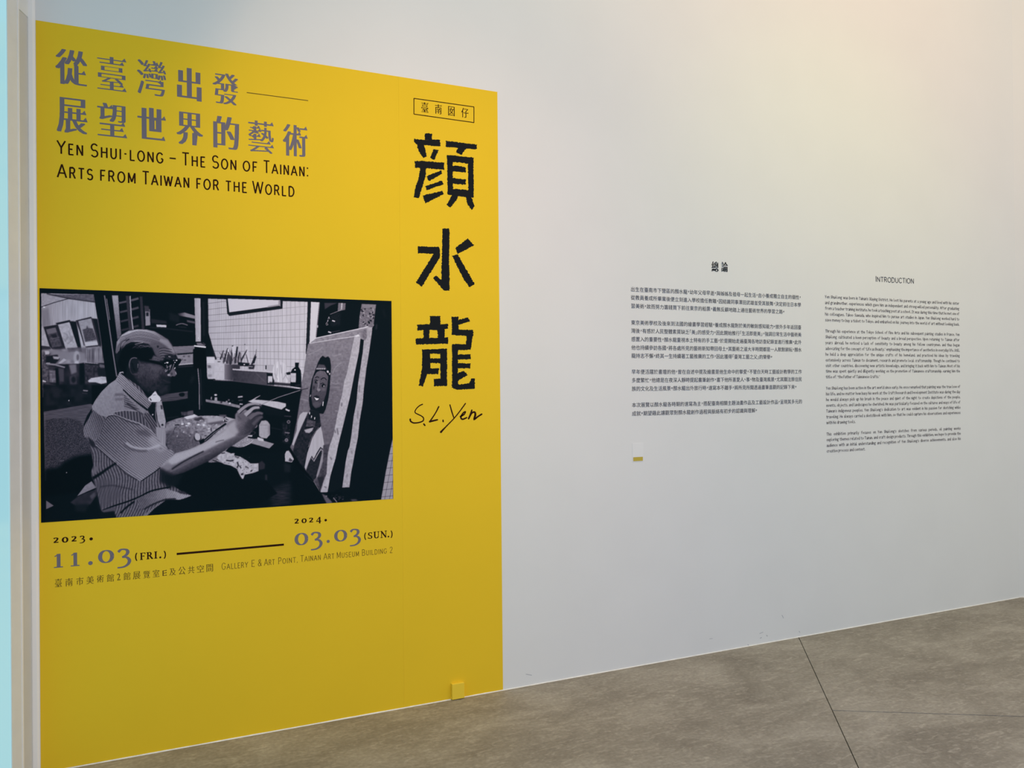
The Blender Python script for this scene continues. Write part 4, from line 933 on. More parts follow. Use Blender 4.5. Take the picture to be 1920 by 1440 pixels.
# items on the shelf
fill([(387,669),(404,669),(404,708),(400,711),(390,711),(388,706)], 182, 0.5, tex=N2, ta=6); fill([(388,670),(402,670),(402,681),(388,681)], 202, 0.4); fill([(389,685),(395,685),(396,690),(390,690)], 110, 0.8); fill([(390,702),(397,702),(397,707),(390,707)], 150, 0.8)
fill([(403,675),(420.5,675.5),(421,710),(415,713.5),(401,710.5)], 190, 0.45, tex=N2, ta=5); line([(408,678),(413,678.2)], 1.2, 30, 0.3); line([(403,697),(420,697)], 0.6, 160, 0.4)
BRS = [(405,674,398,652,3.2,40),(400,660,394,640,3.0,26),(413,674,419,657,2.6,44),(419,680,427,653,3.2,38),(426,681,429,664,4,50),(433,681,436,648,4.5,32),(432,684,428,660,3.2,40),(441,681,445,650,4.5,28),(446,680,449,660,3.4,46),(452,676,463,656,3.0,50),(472,684,479,665,3.4,44),(475,681,480,668,4,38),(466,682,461,664,2.0,70),(440,683,430,655,2.2,130),(437,681,438,660,2.0,190),(423,678,411,660,1.4,80),(479,668,480.5,655,1.2,90)]
for x0_,y0_,x1_,y1_,w_,g_ in BRS: line([(x0_,y0_),(x1_,y1_)], (w_, w_*0.5), g_, 0.45)
fill([(434,650),(442,648),(440,660),(437,668),(435,660)], 200, 0.5); ell(428,657,1.6,3.2,205,0.5); fill([(461,648),(465,650),(464,656),(461,655)], 195, 0.5); line([(464,657),(468,684)], 3.4, 196, 0.4); ell(459,646,1,1,60,0.4)
for _ in range(22):
    x_ = 418+nr.rand()*34; line([(x_, 682), (x_+nr.randn()*4, 660+nr.rand()*12)], 1.0+nr.rand(), 40+nr.rand()*100, 0.4, 0.8)
fill([(446,679),(468,681),(466,687),(446,686)], 26, 0.6); ell(458,683.5,1.5,1.3,200,0.3)
fill([(466,684),(478,684),(476,692),(466,692)], 40, 0.9); line([(466,687),(474,688)], 1.2, 180, 0.4)
fill([(421,683),(450,684),(450,692),(437,694),(437,713.5),(421,712)], lg(420,700,135,437,700,66), 0.5)
fill([(435.5,693),(502,698),(501.5,722),(437,714)], lg(436,700,66,500,715,88), 0.4, tex=N2, ta=5); line([(436,692.5),(470,695),(514,697.3)], 2.4, 190, 0.4); line([(481,701),(497,716)], 0.9, 105, 0.5)
fill([(497.5,684.5),(513,684.5),(512,696),(498,695)], 178, 0.5); line([(498.6,685),(498.8,692.5)], 2.0, 30, 0.35); line([(497,685),(513,685)], 0.8, 150, 0.4); ell(520.5,685.5,1.1,1,60,0.4)
fill([(500,699),(514,700),(514,722),(501,721)], 24, 0.6); fill([(502.5,705),(511,705.5),(511,719),(502.5,718)], 198, 0.4)
fill([(514,684),(522,677),(530,680),(536,684),(538,692),(546,700),(545,712),(538,719),(528,718),(520,716),(513,711),(511,698)], 200, 0.6, sm=4, tex=NV, ta=26)
for p in ([(520,690),(519,705)], [(526,684),(528,700)], [(534,700),(540,712)], [(515,700),(520,712)], [(530,712),(536,703)]): line(p, 1.2, 155, 0.6)
fill([(536,699),(544,697),(545,702),(538,703)], 30, 0.6)
fill([(553,680),(560.5,680),(559.5,688),(564,695),(565,712),(565,727),(544,724),(545,698),(548,692),(553.5,688)], 14, 0.4); fill([(545,699.5),(555,699.5),(554.5,717),(545,716.5)], 188, 0.35, tex=NH, ta=14); ell(553,693.6,1.4,1.4,225,0.3)
fill([(386,711),(420,714),(436,714),(500,722),(566,730),(563,745),(556,790),(548,830),(540,845),(384,860),(384,712)], 14, 0.6)
fill([(376,676),(387,676),(388,711),(376,715)], 14, 0.5)
line([(400,713),(437,714.5),(500,722),(551,728)], 1.2, 82, 0.5); line([(553,723),(563,721.5)], 1.0, 80, 0.5)
line([(514,722),(519,722.5)], 2.6, 200, 0.4); fill([(505,716),(545,719),(545,724),(505,721)], 26, 0.8, .8)
line([(564,700),(566,738)], 1.2, 60, 0.5, .5)
# lower shelf
fill([(385.5,748.5),(394,750),(420,753),(450,760),(450,765.5),(420,759),(386,753.5)], 138, 0.5, tex=N2, ta=14)
ell(404.3,740.5,2.8,1.8,205,0.5); fill([(402.5,745),(407,745),(407.5,752),(402,751)], 170, 0.6); line([(396.5,744),(396,749)], 2.0, 165, 0.5); line([(446,744.5),(455,743.5)], 2.8, 180, 0.5); line([(449,757.5),(455,758)], 2.2, 195, 0.5); line([(447,751),(455,750)], 2.4, 70, 0.5)
for x_, y_, g_ in ((415,754,50),(425,753,165),(431,756,210),(429,750,120),(436,752,40),(444,756,30)): ell(x_, y_, 2.0, 1.6, g_, 0.6)
line([(473,751),(480,746),(488,741.5)], (3.4, 1.0), 165, 0.4, 1, 4)
fill([(465,752.5),(474,749),(490,750),(520,753),(536,756.5),(536,762),(528,768),(512,764),(492,758.5),(478,757)], 188, 0.4, tex=N2, ta=5); line([(535,767),(539,769),(543,770.5)], 3.0, 200, 0.4)
fill([(489,760),(510,765),(528,769),(535,764),(534,780),(500,778)], 20, 1.2, 0.8)
fill([(490,789),(498,788),(502,790),(506,796),(506,815),(500,822),(490,821),(485.5,817),(485.5,797)], 168, 0.5, tex=N2, ta=7); line([(487,797),(505,797)], 1.0, 140, 0.8); line([(504,798),(504,815)], 2.5, 135, 1.0)
fill([(530,792),(544,790),(543,832),(530,830)], 34, 1.2, tex=N2, ta=24); ell(541,791,3.4,3.4,120,0.4); ell(541,791,1.7,1.7,50,0.4); ell(537,825,3.4,3.4,128,0.4); ell(537,825,1.6,1.6,90,0.4); line([(534,811),(543,812)], 2.0, 130, 0.5); line([(533,780),(546,781)], 1.5, 85, 0.7)
line([(508,802),(528,806)], 1.0, 46, 0.6)
fill([(474,822),(484,823),(514,832),(505,841),(488,836),(470,831)], 150, 0.45, tex=N2, ta=5); fill([(483.5,819.5),(494,823),(494.5,827.5),(485,826),(482,822)], 196, 0.4)
# palette
fill([(308,802),(312,792),(330,785),(345,782),(358,778),(364,776.5),(371,780),(390,779),(405,779.5),(422,781),(438,785),(452,790),(464,798),(474,812),(477,822),(470,832),(458,837),(445,838),(432,834.5),(420,850),(400,866),(340,858),(322,846),(314,838),(309,820)], lg(400,790,158,330,850,92), 0.4, tex=N2, ta=24)
fill([(309,818),(340,812),(375,822),(372,846),(330,852),(316,840)], 88, 3.0, 0.6, tex=N1, ta=24)
fill([(308,800),(318,792),(330,788),(345,790),(330,800),(310,810)], 150, 1.5, 0.8, tex=N1, ta=16); fill([(345,782),(358,778),(364,776.5),(371,780),(360,784),(350,786)], 205, 0.6)
fill([(368,784),(378,781),(384,788),(375,790),(360,787)], 70, 1.0); fill([(390,786),(410,783),(420,786),(405,792),(388,795)], 168, 1.2); fill([(385,794),(420,788),(424,792),(400,798)], 100, 1.2)
for _ in range(70):
    x_, y_ = 325+nr.rand()*90, 786+nr.rand()*34
    if (x_-365)**2/3000+(y_-802)**2/400 < 1: ell(x_, y_, 0.8+nr.rand()*2.4, 0.6+nr.rand()*1.1, 60+nr.rand()*150, 0.5, 0.8, rot=nr.rand()*60-30)
for x_, y_, r_ in ((342,795,2.6),(354,794,3.0),(372,796,2.4),(382,797,2.4),(349,798,1.5)): ell(x_, y_, r_, r_*0.7, 215, 0.5)
line([(328,797),(336,796.5)], 2.0, 40, 0.6); line([(325,810),(328,802),(332,800)], 1.4, 60, 0.6); line([(396,802),(396,809)], 1.6, 60, 0.5)
for _ in range(20): ell(419+nr.rand()*9, 782+nr.rand()*9, 1.2, 0.9, 20 if nr.rand() > .4 else 190, 0.3)
fill([(339,772),(362,769.5),(362.5,777.5),(350,780),(341,779)], 76, 0.5, tex=N2, ta=8); fill([(351,772),(362,770),(362.5,777),(352,779)], 98, 0.6); line([(343,778),(343,783)], 2, 20, 0.5); line([(312,784),(335,781)], 2.2, 30, 0.5)
fill([(410,777.5),(424,777.5),(425,781),(412,780.5)], 98, 0.7)
ell(370.5,821,7.2,6.5,48,0.6); ell(370.5,819,5.2,7,178,0.5,rot=-15); ell(380,819.5,2.8,2.2,150,0.6)
line([(378,832),(400,812),(424,794)], (6.5, 3.5), 22, 0.4); line([(380,830),(402,811),(424,797)], 1.2, 130, 0.35); line([(384,831),(405,816),(421,805)], 1.6, 165, 0.35); fill([(373,827),(382,822),(384,830),(376,834)], 14, 0.5)
fill([(430,834),(440,833),(463,820),(470,812),(476,815),(475,826),(463,834),(450,837.5)], 150, 0.5, tex=N1, ta=30); line([(431,835),(448,838.5),(462,835),(475,825)], 0.8, 205, 0.3, .8, 3)
ell(478,799,5,3.6,165,0.5,rot=-30); ell(478.5,798,2.4,1.6,90,0.4); fill([(463,812),(480,808),(484,816),(478,823),(465,821)], 20, 0.6); ell(473,812,6.4,3.0,70,0.4,rot=-8); ell(473,812,4.6,2.0,14,0.35,rot=-8); line([(464,817),(473,817.5)], 2.6, 200, 0.4)
# plank, pole, spray can silhouette
fill([(300,742),(320,739),(352,734),(352,747),(330,751),(300,754)], 80, 0.6, tex=NH, ta=12); ell(341,739.6,5.4,4.2,16,0.5); line([(300,741),(352,734.5)], 1.0, 120, 0.6)
fill([(338,760),(352,758),(352,772),(338,772)], 14, 1.0)
fill([(362,655),(372,652),(386,656),(386,690),(382,694),(364,692),(362,680)], 9, 0.5); fill([(368,641),(379,641),(385,645),(384,650),(370,648)], 118, 0.5); line([(378,643),(384,646)], 2.5, 50, 0.4); line([(364,648.5),(372,649.5),(386,651)], 2.6, 228, 0.35)
fill([(366,641),(380,641),(381,643),(366,642.5)], 12, 0.3); line([(371,691),(373.5,720),(374,768)], 1.8, 138, 0.35); line([(376,692),(378,760)], 1.6, 44, 0.5); line([(363,705),(358,718)], 4, 40, 2.0, .8)
# rag
fill([(409,849),(415,846.5),(424,846.5),(433,850),(440,849.5),(439,854),(450,856),(462,863),(470,869),(485,868.5),(485,883),(474,887),(464,889),(459,890),(456,898),(452,897.5),(448,888),(444,879),(433,873),(420,870),(411,865),(407,859)], 178, 0.45, tex=N2, ta=16)
for p, w_ in (([(424,863),(432,864),(438,863)], 2.4), ([(445,866),(447,873),(444,877)], 2.6), ([(452,878),(449,873)], 2), ([(452,890),(456,888)], 3.2), ([(470,884),(473,881)], 2), ([(440,856),(448,858)], 1.4), ([(460,874),(466,878)], 1.4), ([(415,850),(422,849)], 1.6)): line(p, w_, 45, 0.6)
for _ in range(26): ell(412+nr.rand()*62, 852+nr.rand()*34, 0.9, 0.7, 70, 0.3, 0.7)
fill([(390,866),(400,861),(410,862),(416,866),(410,869),(398,870)], 140, 0.6, tex=N1, ta=40); line([(397,862),(408,866)], 1.6, 20, 0.4); line([(401,868),(413,868)], 1.4, 24, 0.4)
line([(394,864),(402,859),(408,852)], 2.4, 120, 0.5); fill([(485,868),(491,864),(497,870),(496,879),(486,881)], 56, 0.8)
line([(499,890),(499,906)], 3.5, 58, 1.0); fill([(505,918),(545,902),(545,946),(510,950)], 38, 3.0, tex=NH, ta=14); fill([(518,925),(536,915),(538,940),(524,944)], 55, 3.0, .7, tex=NH, ta=14)
fill([(533,868),(545,872),(544,886),(533,884)], 34, 1.5); fill([(360,945),(420,938),(420,955),(300,962)], 26, 4, .7)
# man: head
HEAD = [(216,660),(219,640),(227,627),(240,620),(258,617),(275,617.5),(290,621),(304,629),(315,636),(321,645),(326,654),(329,661),(336,669),(340,675),(336,682),(332,688),(330.5,697),(331,702),(327,706),(321,707),(320,712),(319,722),(320,730),(316,737),(304,742),(292,745),(276,744),(250,728),(232,712),(226,700),(218,680)]
fill(HEAD, 26, 0.4)
fill([(256,678),(300,684),(310,690),(316,706),(316,724),(312,735),(300,741),(284,742),(268,728),(256,712),(250,700)], lg(290,690,74,300,742,28), 1.6, tex=N2, ta=14)
fill([(264,684),(280,684),(300,690),(306,700),(296,712),(276,712),(264,702)], 82, 3.0, 0.75, tex=N1, ta=14)
fill([(262,704),(282,700),(288,720),(276,728)], 62, 3.0, 0.6, tex=N1, ta=12); fill([(300,702),(318,707),(318,720),(304,724)], 34, 2.0, 0.8)
line([(300,703),(306,711),(304,720)], 1.6, 40, 1.0, .7, 4); line([(290,716),(300,712),(312,714)], 1.2, 62, 0.8, .6, 4); line([(308,721),(318,721)], 1.4, 14, 0.6)
# cranium light
fill([(216.5,662),(219,641),(228,628),(241,620.5),(258,617.5),(275,618),(290,621.5),(304,629.5),(315,636.5),(321,646),(327,656),(330,664),(324,668),(312,670),(298,672),(290,664),(286,652),(278,645),(262,642),(246,641),(236,646),(226,650),(220,662)], lg(262,617,182,274,658,84), 0.7, tex=N2, ta=6)
fill([(296,634),(315,637.5),(322,647),(328,657),(330,664),(322,662),(312,650),(300,642)], 160, 1.6, 0.75)
fill([(284,640),(300,642),(314,652),(322,664),(312,668),(296,668),(288,658)], 96, 2.0, 0.8, tex=N1, ta=8)
for i in range(34):
    t = i/33.0
    y0_ = 620+t*22; pts = [(222+t*6, 650-18*(1-t)+8*t), (236+4*t, 628+t*14), (258, 620.5+t*17), (282-2*t, 624+t*16), (302-6*t, 634+t*9)]
    line(pts, 0.8, 48+nr.rand()*50 if i % 2 else 190-60*t, 0.22, 0.45+0.5*nr.rand()*(0.4+t), 5)
for i in range(26):
    a_ = nr.rand(); line([(218+a_*8, 664-a_*10), (221+a_*10, 648-a_*8), (232+a_*14, 636-a_*3+nr.rand()*4)], 0.8, 30+nr.rand()*30 if i % 2 else 150, 0.3, 0.6, 4)
fill([(224,668),(228,654),(240,647),(258,645),(274,648),(285,655),(290,664),(288,674),(276,677),(262,674),(250,670),(243,674),(238,690),(236,704),(228,700),(220,684)], 12, 1.3)
for i in range(14):
    x_ = 248+i*2.5; line([(x_, 650+nr.rand()*4), (x_+8, 646+nr.rand()*4), (x_+16, 648+nr.rand()*5)], 0.7, 90+nr.rand()*60, 0.3, 0.55, 3)
line([(253,645.5),(268,642.5)], 0.8, 190, 0.3); line([(236,640),(242,636)], 1.5, 50, 0.6)
# forehead wrinkles, brow
ell(296,650,1.8,2.2,40,0.6)
for i in range(9):
    y_ = 653+i*2.2; line([(298+i*0.4, y_+1.5), (306, y_-0.6+i*.2), (314, y_+0.5+i*.25), (322+i*.6, y_+2.6+i*.2)], 0.85, 36 if i % 2 == 0 else 135, 0.3, 0.75, 4)
fill([(288,666),(298,670),(308,672),(306,676),(294,676),(284,674)], 92, 1.0, tex=N1, ta=14); line([(280,674),(292,675.5),(300,677)], 0.8, 135, 0.4, .8)
fill([(308,666),(320,664),(329,668),(338,672),(334,676),(320,674),(312,674)], 40, 0.8, tex=N1, ta=26); line([(316,668),(320,669.5)], 1.6, 160, 0.4); fill([(329,662),(337,669),(341,675),(338,677),(333,671)], 150, 0.8)
# ear
fill([(243,678),(247,671.5),(254,670.5),(260,676),(261,688),(258,698),(252,701),(246,694),(242.5,686)], 34, 0.6)
line([(243,690),(242.8,681),(246,673),(252,670.8),(257,672)], 1.8, 112, 0.45, 1, 5); line([(243,688),(245,696),(249,702),(254,700)], 1.5, 72, 0.5, 1, 4); line([(258.8,682),(258.6,690)], 1.4, 120, 0.4); line([(248,680),(250,690),(254,696)], 2.6, 18, 0.8, 1, 3); line([(260,676),(264,684),(264,694)], 2.0, 80, 1.0, .8)
for i in range(60):
    x_, y_ = 262+nr.rand()*52, 682+nr.rand()*48
    line([(x_, y_), (x_+nr.randn()*2, y_+2+nr.rand()*3)], 0.7+nr.rand()*0.6, 30+nr.rand()*75*(1-(y_-682)/70), 0.4, 0.55)
fill([(280,682),(300,686),(304,692),(292,697),(280,692)], 96, 2.0, 0.6); line([(306,712),(313,716),(320,717)], 1.3, 70, 0.7, .7, 3); fill([(300,724),(312,724),(314,734),(302,738)], 50, 2.2, 0.7)
# glasses and nose
line([(262,674),(280,677.5),(296,681),(308,684)], (2.2, 4.4), 8, 0.4)
fill([(304,678),(312,674),(322,674.5),(331,673),(338,672.5),(340.5,675),(338,680),(334,685),(328,688),(322,686),(316,690),(308,690),(304,685)], 13, 0.4)
for x_, y_, r_, g_ in ((309.5,681,1.0,235),(314,680,2.0,240),(312,679.8,1.0,200),(331,675.6,1.8,215),(328,679.6,1.2,235),(326,676,1.1,180),(336,674,.9,120),(317,669,1.2,140)): ell(x_, y_, r_, r_*.65, g_, 0.3)
for i in range(16):
    x_ = 309+nr.rand()*14; y_ = 686+nr.rand()*10; line([(x_, y_), (x_+1.6, y_-3.5)], 0.9, 60+nr.rand()*150, 0.3, .85)
line([(322,700),(325,686),(326.5,682)], 1.2, 150, 0.4); line([(327,692),(328.5,689)], 1.6, 235, 0.3); line([(310,697),(314,694)], 2.0, 150, 0.5); line([(319,690),(321,684)], 1.3, 160, 0.35)
fill([(316,702),(321,694),(326,691),(329,696),(331,702),(328,706),(320,706.5),(315,705)], 106, 0.7); ell(316.5,703,2.6,1.8,165,0.6); line([(329,697),(330.8,702)], 1.2, 175, 0.4); ell(322,701,2.2,2.6,70,0.8); fill([(322,705),(329,706.5),(322,709)], 14, 0.5)
fill([(226,700),(232,706),(262,728),(290,742),(284,757),(262,738),(236,716),(226,706)], 18, 1.0)
# trousers and dark lap
fill([(322,880),(345,885),(385,868),(410,866),(445,884),(455,900),(500,900),(520,925),(480,948),(300,962),(300,940),(358,930),(325,912)], 12, 0.8)
# shirt body
def body(X, Y):
    ph = (X-175+0.0012*(Y-880)**2+np.where(Y > 912, (Y-912)*0.25, 0)-0.16*(Y-880)+2.2*np.sin(Y*0.11+X*0.03))/5.3
    w_ = np.clip((0.5+0.5*np.cos(2*math.pi*ph)-0.45)/0.55, 0, 1)
    return 78+50*w_
BODY = [(224,699),(262,725),(285,756),(296,752),(306,780),(311,800),(311,835),(318,845),(329,851),(322,868),(328,880),(330,897),(326,911),(340,921),(359,929),(348,934),(336,937),(311,937),(290,952),(272,966),(262,975),(210,975),(196,960),(190,957),(186,940),(181,915),(172,893),(171,884),(175,872),(172,850),(168,830),(158,818),(156,806),(163,784),(173,762),(179,750),(190,735),(205,720),(217,712)]
fill(BODY, body, 0.4, tex=N2, ta=7)
fill([(320,860),(335,870),(335,912),(322,912),(312,915),(308,880)], 18, 3.0, 0.9)
fill([(176,905),(196,895),(215,905),(230,930),(212,942),(190,956),(184,930)], 88, 2.5, 0.75, tex=NV, ta=10)
fill([(224,699),(217,712),(205,720),(190,735),(178,752),(172,763),(176,775),(200,782),(214,776),(236,769),(262,772),(275,778),(280,770),(260,750),(240,735)], stripes(0, 42, 78, 2.75, 0.0006, 200, 740, 0.35, lg(190,730,146,225,780,128)), 0.4, tex=N2, ta=6)
fill([(216,738),(232,738),(232,742),(214,742)], 85, 1.2, 0.6); fill([(216,747),(232,746),(230,751),(216,751)], 90, 1.2, 0.5)
fill([(232,738),(262,768),(246,768),(233,764)], stripes(104, 55, 20, 3.6), 0.5); line([(238,756),(250,765),(264,776)], 3.0, 52, 0.9, .9, 4)
fill([(172,766),(186,778),(196,790),(190,812),(182,826),(170,828),(157,815),(157,800),(164,785)], stripes(0, 46, 108, 3.3, 0, 170, 790, 0.4, lg(165,800,112,195,790,84)), 0.5, tex=N1, ta=14)
fill([(172,766),(173,772),(166,785),(158,799),(157,796),(163,780)], 20, 0.5); fill([(164,818),(176,828),(180,840),(170,836)], 45, 1.2)
fill([(224.5,699),(284.5,755),(276.5,768),(262,757),(231,730),(219,716)], stripes(0, 58, 43, 3.3, 0, 225, 699, 0.4, lg(228,705,134,280,760,112)), 0.35, tex=N2, ta=5)
line([(224,699),(231,697.5),(231,700)], 1.8, 195, 0.4); line([(227,701),(232,703)], 2.0, 24, 0.6); line([(231,730.5),(245,744),(262,758),(277,769)], (2.0, 3.6), 22, 0.4, 1, 4)
line([(225,700),(250,723),(284,755)], 0.8, 178, 0.4)
# placket and neck knot
fill([(276,768),(285,756),(294,752),(296,765),(295,795),(286,785)], 22, 0.6); line([(287,756),(294,755.5)], 1.6, 70, 0.5)
fill([(272,772),(285,780),(298,800),(312,832),(300,820),(284,800),(270,790)], stripes(84, 60, 55, 4), 0.8)
fill([(294,753),(303,752),(307,770),(311,790),(309,803),(302,802),(296,788),(293,770)], 160, 0.45, tex=N2, ta=8); fill([(301,759),(304,760),(305,768),(302,767)], 48, 0.6); ell(304.8,797,2.6,2.4,120,0.4); ell(304.5,796.5,1.7,1.6,18,0.35); line([(293,755),(292,780),(297,800),(300,812)], 1.2, 200, 0.5, .8, 4)
fill([(278,746),(284,741),(288,736),(291.5,733),(295,739),(300,744),(302,749),(300,753),(292,754),(284,754),(279,751)], 205, 0.4, tex=N1, ta=10); line([(281,747),(284,751)], 2.0, 50, 0.5); line([(287,741),(292,740)], 1.2, 130, 0.4); ell(286.5,777.5,1.3,1.5,200,0.35)
fill([(292,800),(311,803),(311,835),(314,842),(306,842),(294,820)], 150, 0.8, tex=NV, ta=9)
# shoulder flap
fill([(212,773),(235,769),(260,772),(272,785),(276,800),(262,796),(240,786),(222,779)], stripes(88, 56, 84, 5.6, 0, 220, 775, 0.55), 0.4); line([(212,773),(234,769.5),(258,771)], 1.2, 160, 0.5)
# sleeve
SLV = [(196,789),(203,779),(215,777),(232,783),(258,791),(276,801),(292,815),(303,832),(312,841),(322,844),(328.5,851),(318,862),(303,873),(290,884),(276,894),(265,902),(255,899),(238,890),(222,873),(205,858),(190,846),(179,836),(180,828),(190,812)]
fill(SLV, stripes(0, 54, 48, 4.1, 0.0011, 200, 790, 0.5, lg(205,800,96,285,860,132)), 0.4, tex=N2, ta=5)
fill([(250,845),(300,836),(320,848),(308,868),(272,895),(250,884),(236,868)], stripes(132, 26, 52, 3.2), 4.0, 0.8)
fill([(286,815),(304,832),(312,842),(300,848),(286,838),(276,826)], 165, 3.0, 0.7)
line([(196,790),(203,779.5),(216,778),(240,787),(262,794),(280,805),(292,816)], 1.0, 172, 0.4, 1, 4); line([(204,780),(218,780),(240,790),(262,797)], 1.3, 44, 0.6, .9, 4); line([(196,790),(200,784),(204,780)], 1.2, 40, 0.5)
line([(236,830),(246,837),(262,841),(280,841),(300,834)], 4.2, 178, 1.3, 0.9, 5); line([(232,832),(244,841),(262,845.5),(276,845)], 3.0, 74, 1.6, 0.75, 5); fill([(252,806),(276,806),(284,818),(262,816)], 76, 2.0, .5)
line([(265,902),(290,885),(310,869),(328,851)], 1.6, 22, 0.5); line([(180,836),(205,859),(224,876),(236,888),(258,900)], 1.6, 30, 0.9); line([(180,834),(205,856),(222,871)], 0.9, 178, 0.4)
line([(299,840),(304,842)], 2.4, 110, 1.0, .8)
# body folds
line([(174,897),(190,887),(204,877),(218,868)], (5.5, 3.0), 14, 1.0, 1, 4); fill([(172,894),(176,876),(186,872),(182,884)], 110, 1.2)
line([(192,957),(215,948),(240,940),(262,931),(285,920),(320,913)], 2.6, 12, 0.5, 1, 5); line([(226,962),(236,952),(252,940)], 3.0, 14, 0.7, 1, 3); line([(188,913),(210,910),(232,914),(250,918)], 2.0, 54, 1.2, .8, 4)
fill([(190,957),(216,950),(218,958),(196,963)], 90, 1.0); fill([(186,962),(214,958),(220,975),(190,975)], 20, 1.0)
fill([(256,935),(290,921),(312,916),(330,922),(342,926),(359,929),(346,934),(336,937),(310,934),(296,940),(284,945),(264,956)], stripes(0, 40, 60, 3.0, 0, 300, 930, .4, lg(270,935,96,335,930,150)), 0.6, tex=N2, ta=6)
line([(270,955),(288,945),(310,937),(330,935)], 2.4, 36, 0.8, 1, 4)
fill([(268,966),(282,956),(300,942),(311,938),(300,950),(284,962),(270,972)], stripes(120, 60, 78, 3.2), 0.6)
fill([(311,938),(340,938),(360,930),(400,940),(400,960),(275,968),(290,953)], 13, 0.6); fill([(330,920),(345,921),(352,926),(338,925)], 60, 0.8)
# arm
fill([(300,875),(314,862),(328.5,850),(342,846),(354,843),(377,833),(400,820),(415,810),(422,804),(428,791),(440,786),(462,794),(474,806),(468,815),(455,823),(440,833),(425,842),(410,853),(390,865),(365,877),(345,886),(322,893),(306,890)], lg(385,832,150,402,866,34), 0.6, tex=N2, ta=5)
fill([(316,863),(328,852),(345,847),(360,842),(380,833),(402,821),(424,806),(440,800),(448,806),(440,816),(424,825),(402,836),(380,847),(355,857),(330,869),(318,872)], 172, 1.6, tex=N1, ta=5)
line([(322,880),(340,868),(360,857),(382,846)], 2.6, 40, 0.9, .95, 5); line([(320,884),(345,872),(368,860),(395,848)], 1.6, 124, 0.9, .8, 4); fill([(306,874),(320,868),(322,878),(312,882)], 130, 1.6, .9); line([(404,829),(414,826),(420,825)], 1.4, 95, 0.7)
fill([(300,876),(312,884),(330,892),(345,888),(330,912),(300,905)], 24, 2.5, .9)
# hand and brush
fill([(424,796),(433,789),(441,786),(441,777),(446,771),(456,765),(468,772),(484,775),(492,779),(490,786),(483,796),(476,806),(464,814),(448,818),(432,812)], lg(448,786,128,478,806,52), 1.0, tex=N1, ta=8)
fill([(422,804),(430,795),(441,788),(442,800),(448,810),(440,818),(428,822)], 168, 2.0, 0.9)
fill([(444,778),(449,772),(457,772),(462,780),(458,790),(446,790)], 104, 1.5, 0.9); fill([(470,782),(482,785),(480,796),(466,806),(458,800)], 66, 2.0, .8)
line([(447,774),(455,766),(466,759),(478,757),(489,759)], (7.5, 3.6), 150, 0.7, 1, 5); line([(449,776),(458,768),(468,762.5),(480,761),(487,760.5)], 1.4, 44, 0.5, 1, 5)
line([(460,779),(468,771),(476,765),(487,764)], (8, 4.6), 164, 0.7, 1, 5); line([(463,781),(472,774),(480,769.5),(487,768)], 1.3, 50, 0.6, 1, 4)
line([(468,786),(476,778),(484,774),(493,776)], (7, 4.5), 108, 0.8, 1, 4); line([(474,796),(482,788),(488,783),(493,782)], (6, 4), 92, 1.0, 1, 4); line([(470,788),(479,781),(490,778)], 1.2, 40, 0.7, .8)
fill([(487,757.5),(492,759),(490,764),(486,763)], 60, 0.6); line([(446,780),(452,786)], 1.2, 70, 0.8, .7); line([(455,790),(466,798)], 1.4, 90, 1.2, .6)
line([(487,760),(500,754),(523,744.5),(563,731.5)], 1.3, 150, 0.35); line([(563,731.5),(577.5,728)], 1.2, 56, 0.35)
# black film border
fill([(70,536),(738,562),(738,572.5),(560,563.5),(390,558.5),(240,553.2),(175,552),(70,549.5)], 14, 0.3)
fill([(70,536),(76.8,536),(77.5,560),(78,640),(80,740),(82,800),(84,860),(85,982),(70,982)], 11, 0.35)
G = np.clip(G+FINE*2.0, 0, 255)
def tone(g):
    r = np.interp(g, [0, 15, 60, 110, 200, 255], [1, 4, 42, 94, 190, 235])
    gg = np.interp(g, [0, 15, 60, 110, 200, 255], [8, 17, 41, 88, 184, 232])
    b_ = np.interp(g, [0, 15, 60, 110, 200, 255], [14, 24, 52, 101, 198, 240])
    return r, gg, b_
cor = [wp(75, 539.8), wp(734.4, 565), wp(736.5, 935.6), wp(76.6, 979.4)]
gx0, gx1 = (cor[0][0]+cor[3][0])/2, (cor[1][0]+cor[2][0])/2; gz1, gz0 = (cor[0][1]+cor[1][1])/2, (cor[2][1]+cor[3][1])/2
NX, NZ = 860, 560
xs = np.linspace(gx0, gx1, NX); zs = np.linspace(gz1, gz0, NZ)
XX, ZZ = np.meshgrid(xs, zs)
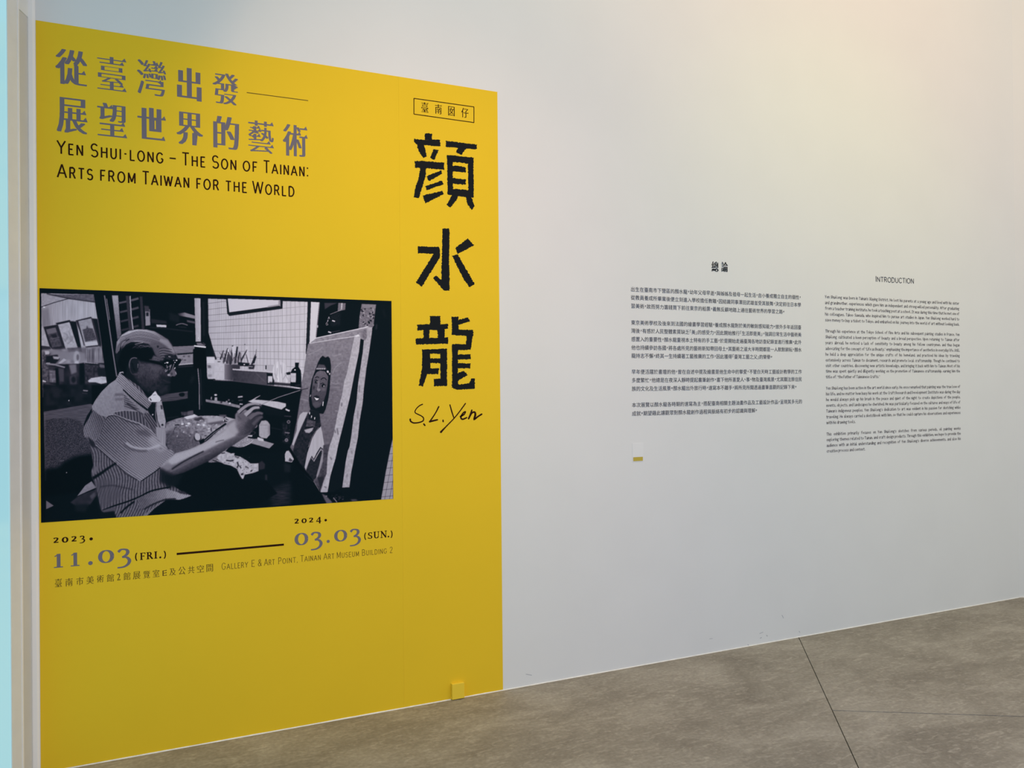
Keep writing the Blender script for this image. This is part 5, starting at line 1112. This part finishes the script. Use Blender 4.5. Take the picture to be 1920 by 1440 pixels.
V3 = np.stack([XX, np.zeros_like(XX), ZZ], -1)-CAM
ww_ = V3@_f; pxs = (960+F_PX*(V3@_r)/ww_-OX)*PS-.5; pys = (720-F_PX*(V3@_u)/ww_-OY)*PS-.5
pxs = np.clip(pxs, 0, cw-2); pys = np.clip(pys, 0, chh-2); xi = pxs.astype(int); yi = pys.astype(int); fx = pxs-xi; fy = pys-yi
val = (G[yi, xi]*(1-fx)+G[yi, xi+1]*fx)*(1-fy)+(G[yi+1, xi]*(1-fx)+G[yi+1, xi+1]*fx)*fy
rgb = np.stack(tone(val), -1)/255.0
rgb = np.where(rgb <= 0.04045, rgb/12.92, ((rgb+0.055)/1.055)**2.4)/0.66
L = poster.location
co = np.stack([XX-L[0], np.full_like(XX, -0.0024), ZZ-L[2]], -1).reshape(-1, 3)
idx = np.arange(NX*NZ).reshape(NZ, NX)
fc = np.stack([idx[1:, :-1], idx[1:, 1:], idx[:-1, 1:], idx[:-1, :-1]], -1).reshape(-1, 4)
me = bpy.data.meshes.new('photo_print')
me.vertices.add(len(co)); me.vertices.foreach_set('co', co.astype(np.float32).ravel())
me.loops.add(fc.size); me.loops.foreach_set('vertex_index', fc.astype(np.int32).ravel())
me.polygons.add(len(fc)); me.polygons.foreach_set('loop_start', np.arange(0, fc.size, 4, dtype=np.int32)); me.polygons.foreach_set('loop_total', np.full(len(fc), 4, np.int32))
me.update(calc_edges=True)
at_ = me.color_attributes.new('print', 'FLOAT_COLOR', 'POINT')
at_.data.foreach_set('color', np.concatenate([rgb.reshape(-1, 3), np.ones((NX*NZ, 1))], 1).astype(np.float32).ravel())
M_PRINT = mat('photo_print', (0.2, 0.2, 0.2), 0.6, 0.06)
nt = M_PRINT.node_tree; an = nt.nodes.new('ShaderNodeAttribute'); an.attribute_name = 'print'
nt.links.new(an.outputs['Color'], nt.nodes['Principled BSDF'].inputs['Base Color'])
tag(link('photo_print', me, M_PRINT, poster), 'black-and-white photo print of an elderly man in glasses and a striped shirt painting at an easel')
bpy.data.objects.remove(_fo)
